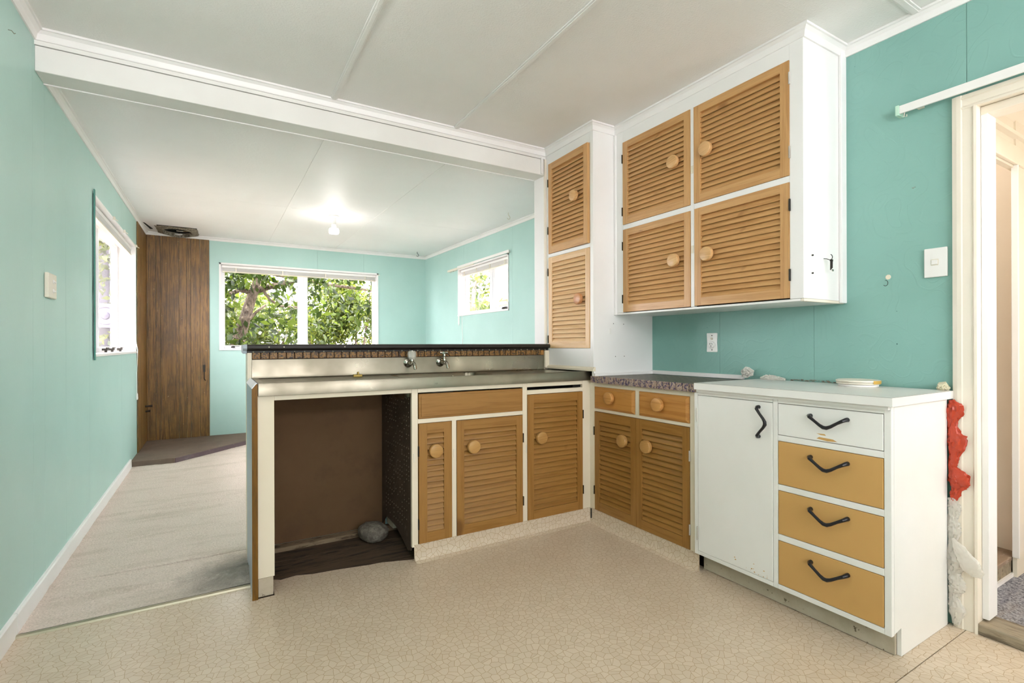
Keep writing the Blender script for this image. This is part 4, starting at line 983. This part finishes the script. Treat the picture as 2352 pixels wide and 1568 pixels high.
o2 = obj('film_flap', crumple_tube([(gx-.01, .795, .345), (gx-.02, .765, .305), (gx-.025, .735, .26), (gx-.02, .715, .235), (gx-.02, .708, .225)], [.006, .022, .030, .020, .003], 6, .25, m=40, flat=.3), M_film, smooth=True); o2.parent = o; o2['label'] = 'long tongue of film over the architrave'
o = obj('plastic_scrap', crumple_tube([(2.455, 1.675, .925), (2.452, 1.665, .955), (2.452, 1.645, .955), (2.455, 1.64, .930)], [.015, .022, .018, .012], 3, .5, m=30), M_film, smooth=True); tag(o, 'loop of crumpled clear plastic at the back of the worktops', 'plastic scrap')
o = obj('plastic_scrap', crumple_tube([(2.465, 1.59, .922), (2.462, 1.55, .930), (2.465, 1.50, .924), (2.465, 1.46, .922)], [.006, .012, .010, .006], 8, .6, m=30), M_film, smooth=True); tag(o, 'flat twist of clear plastic against the wall behind the white worktop', 'plastic scrap')
o = obj('plastic_scrap', crumple_tube([(2.470, .840, .920), (2.465, .825, .932), (2.468, .805, .922)], [.008, .016, .006], 12, .5, m=24), film('cream_film', 'E8DFC0', .9), smooth=True); tag(o, 'cream scrap of wrap at the corner of the worktop by the doorway', 'plastic scrap')
rg = random.Random(4); db = MB()
for k in range(60):
    y = rg.uniform(1.16, 1.56); z = .917+rg.random()*.008; s = rg.uniform(.002, .007); x = 2.477+rg.random()*.01
    db.box(x, x+.004, y, y+s*2, z-.0, z+s*.5)
o = obj('torn_edge_debris', db, M_torn, kind='stuff'); tag(o, 'brown torn debris along the wall behind the white worktop', 'debris')

# ------------------------------------------------------------------ wall cupboard
UX = 2.162
uc = thing('wall_cupboard', 'white wall cupboard with four louvred pine doors beside the tall cupboard', 'cupboard', (2.32, 1.78, 1.29))
f_ = MB()
FU = lambda y0_, y1_, z0_, z1_: f_.box(UX, UX+.02, y0_, y1_, z0_, z1_)
FU(1.197, 1.2570, 1.297, ZN); FU(1.7635, 1.7865, 1.297, 2.342); FU(2.2945, 2.3705, 1.297, ZN)
FU(1.257, 2.2945, 2.342, ZN); FU(1.257, 1.7635, 1.8085, 1.8375); FU(1.7865, 2.2945, 1.8065, 1.8360)
obj('face_frame', f_, M_white, uc, bevel=.0015)
obj('side_panel', MB().box(UX+.012, XR, 1.1972, 1.212, 1.297, ZN), M_white, uc)
obj('bottom_board', MB().box(UX+.002, XR, 1.2125, 2.3705, 1.286, 1.296), M_white, uc)
obj('carcass', MB().box(UX+.03, XR-.01, 1.215, 2.37, 1.30, ZN-.01), M_dark, uc)
obj('wall_trim', MB().box(2.447, XR, 1.183, 1.1970, 1.286, 2.430), M_trim, uc, bevel=.003)
obj('left_scribe', MB().box(UX-.010, UX+.006, 2.352, 2.3705, 1.285, 2.41), M_white, uc, bevel=.003)
obj('bottom_trim', MB().box(UX+.004, XR, 1.1972, 1.212, 1.284, 1.2965), M_architrave, uc, bevel=.002)
hh = .5045
louvre_door(uc, '-X', UX, 2.2935, 1.8370, .506, hh, 'honey', (.403, .258), 'L', (.08, -.10), stile=.040, rail=.040, pitch=.0265)
louvre_door(uc, '-X', UX, 1.7625, 1.8385, .505, .503, 'honey', (.083, .256), 'R', (.10, -.08), stile=.040, rail=.040, pitch=.0265, hmat=M_hingew)
louvre_door(uc, '-X', UX, 2.2925, 1.3000, .505, .505, 'honey', (.405, .258), 'L', (.08, -.10), stile=.040, rail=.040, pitch=.0265)
louvre_door(uc, '-X', UX, 1.7600, 1.3020, .502, .506, 'honey', (.086, .258), 'R', (.10, -.10), stile=.040, rail=.040, pitch=.0265)
for z in (1.60, 2.02): obj('magnet_catch', MB().box(UX-.003, UX+.001, 1.769, 1.782, z-.02, z+.02), M_plastic_old, uc)
# small hook with keys on the cupboard side
hk = thing('key_hook', 'wire hook with small keys on the side of the wall cupboard', 'hook', (2.33, 1.18, 1.47))
obj('hook', MB().tube([(2.318, 1.196, 1.478), (2.320, 1.185, 1.476), (2.328, 1.176, 1.470), (2.338, 1.172, 1.474), (2.343, 1.172, 1.484), (2.338, 1.172, 1.492), (2.331, 1.173, 1.494)], .0016, 6), M_hinge, hk)
for i in range(3): obj('key', MB().tube([(2.328+.003*i, 1.172-.002*i, 1.472), (2.327+.003*i, 1.172-.002*i, 1.425+.004*i)], .0022, 6, flat=.4).lathe([(.0055, -.001), (.0055, .001)], 10, (2.328+.003*i, 1.172-.002*i, 1.467), 'Y'), M_hinge, hk)
obj('ring_charm', MB().lathe([(.001, -.002), (.005, -.002), (.005, .002), (.001, .002)], 10, (2.337, 1.168, 1.424), 'Y'), M_chrome, hk)
for i, z in enumerate((1.485, 1.4075)):
    o = obj('screw', MB().lathe([(.0035, 0), (.0035, -.006), (.001, -.0065)], 8, (2.226, 1.197, z), 'Y'), M_hinge); tag(o, ('upper' if i == 0 else 'lower') + ' dark screw in the side of the wall cupboard', 'screw', 'screws in the cupboard side')

# ------------------------------------------------------------------ tall cupboard on the bench end
TX = 1.988
tc = thing('tall_cupboard', 'tall narrow white cupboard with two louvred doors standing on the bench end', 'cupboard', (2.2, 2.62, .96))
f_ = MB()
FT = lambda y0_, y1_, z0_, z1_: f_.box(TX, TX+.02, y0_, y1_, z0_, z1_)
FT(2.371, 2.4015, .962, ZN); FT(2.8445, 2.8795, .962, ZN); FT(2.4015, 2.8445, 2.350, ZN); FT(2.4015, 2.8445, 1.7035, 1.7275); FT(2.4015, 2.8445, .962, 1.0775)
obj('face_frame', f_, M_white, tc, bevel=.0015)
obj('side_panel', MB().box(TX+.0005, XR, 2.3708, 2.386, .9075, ZN), M_white, tc)
obj('carcass', MB().box(TX+.03, XR, 2.39, 2.88, .97, ZN-.01), M_dark, tc)
obj('left_edge_strip', MB().box(1.972, 1.988, 2.8665, 2.8815, 1.108, 2.39), M_architrave, tc, bevel=.002)
louvre_door(tc, '-X', TX, 2.8430, 1.7290, .438, .618, 'honey', (.315, .322), 'L', (.16, -.13), stile=.040, rail=.045, swing=1.8, pitch=.0285)
louvre_door(tc, '-X', TX, 2.8430, 1.0790, .440, .622, 'window_lit', (.345, .312), 'L', (.06, -.10), stile=.040, rail=.040, pitch=.0285)
obj('base_moulding', MB().extrude([(1.966, .9385), (1.988, .9385), (1.988, .963), (1.983, .9635), (1.972, .958), (1.966, .950)], 'Y', 2.352, 2.866), M_cream, tc, smooth=True)
obj('corner_moulding', MB().box(1.951, 1.984, 2.838, 2.8525, .945, 1.062), M_cream, tc)
obj('plastic_clip', MB().box(2.115, 2.128, 2.366, 2.3708, 1.168, 1.200), M_plastic, tc, bevel=.001)
for x, z in ((2.15, 1.232), (2.235, 1.23), (2.165, 1.0255), (2.24, 1.026)):
    obj('screw_hole', MB().lathe([(.0028, 0), (.0028, -.0008)], 8, (x, 2.3708, z), 'Y'), M_hinge, tc)

# ------------------------------------------------------------------ fittings on the walls
def on_right(name, label, cat, y, z): return thing(name, label, cat, (XR, y, z))
ls = on_right('light_switch', 'square white light switch on the aqua wall beside the doorway', 'light switch', .853, 1.368)
obj('plate', MB().box(XR-.009, XR-.0005, .8155, .8915, 1.367, 1.484), M_plastic, ls, bevel=.003)
obj('rocker_surround', MB().box(XR-.0105, XR-.0085, .8430, .8680, 1.414, 1.439), M_plastic_old, ls, bevel=.001)
obj('rocker', MB().box(XR-.0135, XR-.010, .8460, .8655, 1.4175, 1.4355), M_plastic, ls, bevel=.001)
so = on_right('power_socket', 'old white power socket above the tiled worktop', 'socket', 1.904, 1.055)
pts = [(1.869, 1.058), (1.872, 1.110), (1.869, 1.163), (1.872, 1.166), (1.937, 1.166), (1.940, 1.163), (1.937, 1.11), (1.940, 1.058), (1.937, 1.055), (1.872, 1.055)]
mbp = MB().extrude(pts, 'X', XR-.008, XR-.0005); obj('plate', mbp, M_plastic, so, bevel=.002)
obj('outlet_boss', MB().lathe([(.020, -.008), (.020, -.016), (.017, -.0175), (.001, -.0175)], 24, (XR, 1.903, 1.098), 'X'), M_plastic, so, smooth=True)
sl = MB()
for dy, dz, an in ((.007, .005, .5), (-.007, .005, -.5), (0, -.008, 0)):
    c_, s_ = math.cos(an), math.sin(an); q = [(-.0013, -.0045), (.0013, -.0045), (.0013, .0045), (-.0013, .0045)]
    sl.extrude([(1.903+dy+a*c_-b*s_, 1.098+dz+a*s_+b*c_) for a, b in q], 'X', XR-.0182, XR-.017)
obj('pin_slots', sl, M_dark, so)
obj('switch_toggle', MB().lathe([(.007, -.008), (.006, -.013), (.001, -.014)], 12, (XR, 1.903, 1.133), 'X').box(XR-.018, XR-.012, 1.901, 1.905, 1.130, 1.139), M_plastic_old, so)
for z in (1.151, 1.068): obj('plate_screw', MB().lathe([(.0035, -.008), (.0035, -.0092)], 8, (XR, 1.903, z), 'X'), M_hinge, so)
ds = thing('double_switch', 'old cream two-way switch plate on the left aqua wall', 'light switch', (XL, 3.075, 1.32))
obj('plate', MB().box(XL+.0005, XL+.016, 3.010, 3.145, 1.322, 1.436), M_plastic_old, ds, bevel=.004)
for z in (1.357, 1.400): obj('toggle', MB().lathe([(.010, .016), (.009, .019), (.006, .020), (.001, .020)], 14, (XL, 3.085, z), 'X').tube([(XL+.018, 3.085, z), (XL+.026, 3.085, z-.004)], .004, 8), M_plastic, ds, smooth=True)
# curtain rail over the doorway
cr = thing('curtain_rail', 'long white curtain rail over the doorway on the right', 'curtain rail', (2.455, .4, 2.06))
obj('rail', MB().box(2.448, 2.457, -.30, .962, 2.056, 2.089), M_plastic, cr, bevel=.0015)
obj('end_cap', MB().box(2.444, 2.4905, .962, .975, 2.050, 2.092), mat('mint_end_cap', 'BFE0CC', .5), cr, bevel=.002)
for y in (.90, .2): obj('bracket', MB().box(2.457, XR-.0005, y-.010, y+.010, 2.062, 2.080), M_plastic_old, cr)
obj('glider', MB().tube([(2.455, .945, 2.056), (2.455, .948, 2.040), (2.455, .938, 2.038), (2.455, .938, 2.046)], .002, 6), M_plastic_old, cr)
# small hooks
def small_hook(name, label, p, d, m=M_hinge, s=1):
    o = obj(name, MB().tube([(p[0], p[1], p[2]), (p[0]+d[0]*.012*s, p[1]+d[1]*.012*s, p[2]+d[2]*.012*s), (p[0]+d[0]*.020*s, p[1]+d[1]*.02*s+.006*s, p[2]+d[2]*.02*s-.010*s), (p[0]+d[0]*.022*s, p[1]+d[1]*.022*s+.012*s, p[2]-.004*s+d[2]*.02*s)], .0022*s, 6), m); tag(o, label, 'hook'); return o
small_hook('wall_hook', 'small metal hook at the top of the left wall near the beam', (XL+.0005, 2.563, 2.283), (1, 0, 0), M_chrome, .8)
small_hook('wall_hook', 'small hook on the aqua wall between the cupboard and the doorway', (XR-.0005, .9218, 1.747), (-1, 0, 0), M_chrome, .6)
def chook(label, x, y, m):
    z = zf(y)
    o = obj('ceiling_hook', MB().tube([(x, y, z-.0005), (x, y, z-.02), (x+.012, y, z-.03), (x+.020, y, z-.045), (x+.012, y, z-.060), (x, y, z-.062), (x-.010, y, z-.052)], .003, 6), m); tag(o, label, 'hook')
chook('white hook in the far ceiling above the small window', 2.357, 4.03, M_plastic_old)
chook('dark hook in the far ceiling near the corner of the aqua walls', 2.35, 6.46, M_hinge)
pl = obj('patch_of_filler', MB().lathe([(.011, 0), (.009, -.0012), (.001, -.0015)], 9, (XR, 1.0205, 1.387), 'X'), M_cream); tag(pl, 'small cream patch of filler on the aqua wall left of the light switch', 'filler patch')
rp = obj('rubber_mark', MB().tube([(XR-.001, 1.03+.009*math.cos(a), 1.362+.012*math.sin(a)) for a in np.linspace(1.4, 5.6, 12)], .0011, 5), M_hinge); tag(rp, 'thin dark ring mark on the aqua wall below the filler patch', 'mark')
# lit bulb in the far room
lb = thing('ceiling_bulb', 'lit bare bulb in a white batten holder on the far ceiling', 'light bulb', (.982, 5.0, 2.345))
zt = zf(5.0)
obj('ceiling_rose', MB().lathe([(.001, zt-.0005), (.048, zt-.0005), (.047, zt-.012), (.036, zt-.022), (.022, zt-.027), (.001, zt-.027)], 28, (.982, 5.0, 0)), M_plastic, lb, smooth=True)
obj('lamp_holder', MB().lathe([(.020, zt-.026), (.019, zt-.080), (.023, zt-.084), (.023, zt-.105), (.018, zt-.108), (.001, zt-.108)], 20, (.982, 5.0, 0)), M_plastic, lb, smooth=True)
bb = obj('bulb', MB().lathe([(.014, zt-.106), (.020, zt-.118), (.042, zt-.125), (.046, zt-.134), (.046, zt-.165), (.040, zt-.172), (.001, zt-.174)], 28, (.982, 5.0, 0)), M_bulb, lb, smooth=True)
bpy.data.objects['bulb_light'].location = (.982, 5.0, zt-.26)

# ------------------------------------------------------------------ doorway to the hall
d1 = thing('door_1', 'cream painted doorway to the hall beside the white cabinet', None, (XR, .35, 0), kind='structure')
AY = .7975
pr = [(AY, XR+.0), (AY, XR-.016), (.783, XR-.020), (.770, XR-.020), (.7665, XR-.016), (.738, XR-.014), (.7324, XR-.020), (DY1, XR-.018), (DY1, XR+.0)]
obj('architrave', MB().add([(q[1], q[0], 0) for q in pr] + [(q[1], q[0], 2.055 if q[0] > .76 else 2.0 + (q[0]-DY1)*.7) for q in pr], [tuple(range(9))[::-1], tuple(range(9, 18))] + [(i, (i+1) % 9, 9+(i+1) % 9, 9+i) for i in range(9)]), M_architrave, d1)
obj('head_architrave', MB().extrude([(XR, 2.0), (XR-.018, 2.0), (XR-.020, 2.007), (XR-.014, 2.014), (XR-.016, 2.036), (XR-.020, 2.040), (XR-.016, 2.055), (XR, 2.055)], 'Y', -.13, .7975-.02), M_architrave, d1)
obj('jamb', MB().box(XR, 2.600, DY1, DY1+.018, 0, DZ), M_architrave, d1)
obj('jamb', MB().box(XR, 2.600, DY0-.018, DY0, 0, DZ), M_architrave, d1)
obj('head_jamb', MB().box(XR, 2.600, DY0, DY1, DZ-.001, DZ+.018), M_architrave, d1)
obj('door_stop', MB().box(2.516, 2.600, .7035, DY1-.0002, .05, 1.972), M_trim, d1, bevel=.002)
obj('head_stop', MB().box(2.516, 2.600, DY0, DY1-.0002, 1.972, DZ-.002), M_architrave, d1, bevel=.002)
obj('threshold', MB().box(2.4755, 2.605, DY0-.02, DY1+.004, .0005, .042), M_threshold, d1, bevel=.006)

# hall beyond: carpet, alcove step, cupboard wall
hf = obj('hall_carpet', MB().box(2.6, 4.2, -1.5, .797, -.01, .028), M_hallcarpet); tag(hf, 'speckled grey carpet in the hall beyond the doorway', 'carpet')
stp = thing('hall_step', 'low scuffed wooden step in the hall alcove beyond the doorway', 'step', (2.95, 1.1, 0))
obj('tread', MB().box(2.601, 3.60, .802, 1.58, .100, .118), M_step, stp, bevel=.003)
obj('riser', MB().box(2.601, 3.60, .806, .83, .03, .100), M_threshold, stp)
obj('riser_strip', MB().box(2.601, 3.60, .797, .8055, .028, .045), M_trim, stp)
hwl = wall('wall_hall', 'cream hall walls seen through the doorway')
obj('alcove_side', MB().add([(3.235, .801, .119), (3.285, 1.195, .119), (3.305, 1.195, .119), (3.255, .801, .119), (3.235, .801, 2.15), (3.285, 1.195, 2.15), (3.305, 1.195, 2.15), (3.255, .801, 2.15)], [(0, 1, 5, 4), (1, 2, 6, 5), (2, 3, 7, 6), (3, 0, 4, 7), (4, 5, 6, 7), (0, 3, 2, 1)]), painted('pale_pink_paint', 'EBDFD3', 'E2D4C6', .4, .08, 50, '8a7a60', .79), hwl)
obj('alcove_back', MB().box(2.601, 3.6, 1.2, 1.22, 0, 2.3), M_architrave, hwl)
obj('alcove_post', MB().box(3.150, 3.60, .785, .80, .029, 2.2), M_architrave, hwl)
obj('alcove_post_bead', MB().box(3.142, 3.152, .776, .80, .119, 1.915), M_trim, hwl, bevel=.002)
obj('alcove_header', MB().box(2.601, 3.60, .792, .815, 1.905, 2.2), M_architrave, hwl)
obj('header_architrave', MB().box(2.601, 3.60, .775, .7915, 1.915, 1.995), M_architrave, hwl, bevel=.004)
obj('picture_rail', MB().extrude([(.7915, 2.035), (.772, 2.040), (.768, 2.052), (.780, 2.060), (.7915, 2.062)], 'X', 2.601, 3.6), M_architrave, hwl)
obj('hall_cornice', MB().extrude([(.7915, 2.115), (.770, 2.130), (.74, 2.15), (.735, 2.165), (.7915, 2.165)], 'X', 2.601, 4.2), M_architrave, hwl)
obj('hall_ceiling', MB().box(2.601, 4.2, -1.5, 1.25, 2.166, 2.19), M_architrave, hwl)
for i in range(5): obj('ceiling_batten', MB().box(2.75+.22*i, 2.78+.22*i, -1.5, .735, 2.155, 2.166), M_architrave, hwl, bevel=.003)
obj('hall_end', MB().box(4.2, 4.22, -1.5, 1.6, 0, 2.3).box(2.6, 4.2, -1.52, -1.5, 0, 2.3), M_architrave, hwl)

# ------------------------------------------------------------------ outdoors
gd = obj('garden_ground', MB().box(-14, 22, -6, 26, -.62, -.60), M_grass, kind='structure'); gd['label'] = 'garden ground outside the windows'
rgf = np.random.default_rng(5)
def foliage(parent, name, blobs, size, m, seed, droop=.4):
    """blobs: (centre, radii, count) -> folded leaf quads"""
    r = np.random.default_rng(seed); V = []; F_ = []
    for (c, rad, cnt) in blobs:
        d = r.normal(size=(cnt, 3)); d /= np.linalg.norm(d, axis=1)[:, None]
        d *= (r.random(cnt)**.45)[:, None]
        p = np.array(c) + d*np.array(rad)
        ax = r.normal(size=(cnt, 3)); ax[:, 2] -= droop*1.5; ax /= np.linalg.norm(ax, axis=1)[:, None]
        s = np.cross(ax, r.normal(size=(cnt, 3))); s /= np.linalg.norm(s, axis=1)[:, None]; nn = np.cross(ax, s)
        L = size*(.6+.8*r.random(cnt))[:, None]
        for k, q in enumerate((p, p+ax*L*.45+s*L*.24+nn*L*.06, p+ax*L, p+ax*L*.45-s*L*.24+nn*L*.06)): V.append(q) if False else None
        A, B_, D, E_ = p, p+ax*L*.45+s*L*.24+nn*L*.07, p+ax*L, p+ax*L*.45-s*L*.24+nn*L*.07
        base = sum(len(x) for x in V); blk = np.stack([A, B_, D, E_], 1).reshape(-1, 3); V.append(blk)
        i0 = base + 4*np.arange(cnt); F_.append(np.stack([i0, i0+1, i0+2], 1)); F_.append(np.stack([i0, i0+2, i0+3], 1))
    V = np.concatenate(V); F_ = np.concatenate(F_)
    off = np.array(parent.location) if parent else np.zeros(3)
    me = bpy.data.meshes.new(name); me.vertices.add(len(V)); me.vertices.foreach_set('co', (V-off).astype(np.float32).ravel())
    me.loops.add(len(F_)*3); me.loops.foreach_set('vertex_index', F_.astype(np.int32).ravel())
    me.polygons.add(len(F_)); me.polygons.foreach_set('loop_start', (3*np.arange(len(F_))).astype(np.int32)); me.polygons.foreach_set('loop_total', np.full(len(F_), 3, np.int32))
    me.update(); me.validate(); me.materials.append(m)
    o = bpy.data.objects.new(name, me); C.objects.link(o); o.parent = parent; o['kind'] = 'stuff'; return o
# big tree close to the far window
tr = thing('garden_tree', 'grey-barked tree with a forked trunk just outside the wide window', 'tree', (.2, 8.5, -.6))
obj('trunk', MB().tube([(.10, 8.5, -.6), (.20, 8.5, .5), (.28, 8.5, 1.15), (.38, 8.5, 1.50), (.46, 8.5, 1.80), (.50, 8.5, 1.93)], [.13, .11, .095, .08, .072, .07], 14), M_bark, tr, smooth=True)
obj('branch', MB().tube([(.50, 8.5, 1.93), (.62, 8.48, 1.97), (.85, 8.46, 2.05), (1.2, 8.44, 2.17), (1.8, 8.4, 2.30), (2.6, 8.4, 2.4)], [.06, .048, .043, .04, .03, .015], 10), M_bark, tr, smooth=True)
obj('branch', MB().tube([(.50, 8.5, 1.93), (.56, 8.5, 2.12), (.50, 8.5, 2.4), (.6, 8.6, 3.2)], [.065, .055, .05, .02], 10), M_bark, tr, smooth=True)
obj('branch', MB().tube([(.50, 8.5, 1.90), (.32, 8.45, 1.93), (.14, 8.4, 1.84), (-.2, 8.3, 1.80)], [.045, .032, .03, .02], 10), M_bark, tr, smooth=True)
obj('branch', MB().tube([(.64, 8.48, 1.93), (.72, 8.46, 1.80), (.86, 8.44, 1.71), (1.1, 8.42, 1.70)], [.022, .02, .016, .01], 8), M_bark, tr, smooth=True)
obj('branch', MB().tube([(.40, 8.48, 1.45), (.52, 8.44, 1.60), (.66, 8.42, 1.72)], [.022, .02, .014], 8), M_bark, tr, smooth=True)
obj('branch', MB().tube([(.7, 8.7, 2.25), (1.5, 8.8, 2.14), (2.6, 8.9, 2.05)], [.035, .03, .02], 8), M_bark, tr, smooth=True)
foliage(tr, 'foliage', [((.25, 8.3, 2.15), (.5, .3, .28), 260), ((.0, 8.3, 1.6), (.3, .3, .5), 260), ((1.2, 8.3, 2.1), (.6, .3, .22), 160), ((.2, 8.0, 1.15), (.35, .25, .16), 90), ((1.0, 8.3, 1.4), (.7, .3, .5), 110), ((1.3, 8.5, 3.2), (2.4, 1.0, .9), 2200), ((2.3, 8.2, 1.7), (.7, .3, .6), 220), ((2.4, 8.7, 2.35), (.8, .3, .25), 260), ((.9, 9.2, 1.7), (1.2, .4, .7), 420)], .13, M_leaf, 3)
# shrubs beyond
sp = [(-1.6, 10.6, 2.0, 'broad green shrub at the left beyond the forked tree'), (.6, 11.4, 2.1, 'tangled shrub directly beyond the forked tree'), (2.4, 10.8, 2.0, 'yellow-green shrub filling the right pane of the wide window'), (4.6, 11.6, 2.2, 'shrub at the right edge beyond the wide window'), (1.5, 13.6, 2.9, 'tall pale shrub at the back of the garden')]
for i, (x, y, s, lab) in enumerate(sp):
    t_ = thing('garden_shrub', lab, 'shrub', (x, y, -.6), 'shrubs beyond the wide window')
    r = random.Random(i)
    for k in range(7):
        a = r.uniform(-.9, .9); obj('stem', MB().tube([(x+a*.3, y, -.6), (x+a*.7, y+r.uniform(-.3, .3), .6), (x+a*1.4+r.uniform(-.2, .2), y+r.uniform(-.4, .4), 2.0+r.random()*.8)], [.045, .03, .012], 6), M_bark, t_)
    bl = []
    for k in range(26):
        bl.append(((x+r.gauss(0, .75)*s/2, y+r.uniform(-.6, .6), .9+r.uniform(-1.0, 1.25)*s/2+r.uniform(0, .5)), (.46, .4, .38), 560 if i < 4 else 420))
    foliage(t_, 'foliage', bl, .085, M_leaf2 if i in (1, 2, 4) else M_leaf, 20+i)
# beyond the small window: a tree, the neighbour's roof edge
tn = thing('side_tree', 'loose leafy tree seen through the small window', 'tree', (4.8, 8.6, -.6))
obj('trunk', MB().tube([(4.95, 10.4, -.6), (5.0, 10.4, 1.2), (5.2, 10.4, 2.6)], [.1, .08, .04], 8), M_bark, tn)
foliage(tn, 'foliage', [((5.3, 10.6, 2.75), (.55, .5, .62), 300), ((5.4, 9.7, 1.9), (1.0, .5, .16), 220), ((4.6, 10.4, 2.2), (.4, .5, .9), 220)], .14, M_leaf2, 41)
nb = thing('neighbour_house', 'cream neighbouring building with a gutter seen through the small window', 'building', (8.3, 12.5, -.6))
obj('wall', MB().box(7.25, 10, 8.8, 16.5, -.6, 2.22), M_creamroof, nb)
obj('fascia', MB().box(7.02, 7.08, 8.5, 16.8, 2.25, 2.42), M_creamroof, nb)
obj('gutter', MB().extrude([(7.0, 2.36), (6.90, 2.36), (6.87, 2.44), (6.88, 2.47), (7.0, 2.46)], 'Y', 8.5, 16.8), M_creamroof, nb)
obj('soffit', MB().box(7.08, 7.25, 8.5, 16.8, 2.23, 2.26), M_creamroof, nb)
obj('roof', MB().extrude([(6.95, 2.45), (10.2, 3.2), (10.2, 3.12), (6.95, 2.40)], 'Y', 8.5, 16.8), M_creamroof, nb)
# outside the left window: paling fence end-on to the house, climber and a vented box standing in for a reflection in the glass
fn = thing('garden_fence', 'lilac grey paling fence outside the left window', 'fence', (-2.4, 9.4, -.6))
for i in range(18):
    x = -3.6 + i*.15; obj('paling', MB().box(x+.003, x+.147, 9.40+.002*(i % 3), 9.42+.002*(i % 3), -.6, 2.75), M_lilac, fn)
obj('rail', MB().box(-3.6, -.9, 9.43, 9.47, 1.9, 1.98), M_lilac, fn); obj('rail', MB().box(-3.6, -.9, 9.43, 9.47, 0, .08), M_lilac, fn)
un = thing('vent_reflection_box', 'lilac grey vented box standing in for a reflection in the left window', 'reflection stand-in', (-1.4, 9.1, -.6))
obj('case', MB().box(-1.75, -1.0, 8.95, 9.25, 1.36, 1.70), painted('lilac_case', '625E76', '5a566c', .5, .05), un, bevel=.01)
obj('vent_ring', MB().tube([(-1.33+.12*math.cos(a), 8.945, 1.53+.12*math.sin(a)) for a in np.linspace(0, 2*PI, 33)], .008, 6), M_lilac, un)
obj('vent_hub', MB().lathe([(.001, 0), (.055, 0), (.045, -.02), (.001, -.025)], 20, (-1.33, 8.95, 1.53), 'Y'), M_lilac, un)
for x in (-1.70, -1.05): obj('leg', MB().box(x-.03, x+.03, 8.98, 9.22, -.6, 1.36), M_lilac, un)
cl_ = thing('climbing_shrub', 'leafy climber hanging in front of the fence outside the left window', 'shrub', (-1.6, 9.2, 2.3))
foliage(cl_, 'foliage', [((-1.6, 9.1, 2.5), (1.1, .15, .45), 800), ((-1.4, 9.1, 2.0), (.6, .12, .35), 130), ((-1.4, 8.9, 1.15), (.6, .12, .2), 60)], .10, M_leaf2, 77)

for o in bpy.data.objects:
    if '_w' in o.keys(): del o['_w']
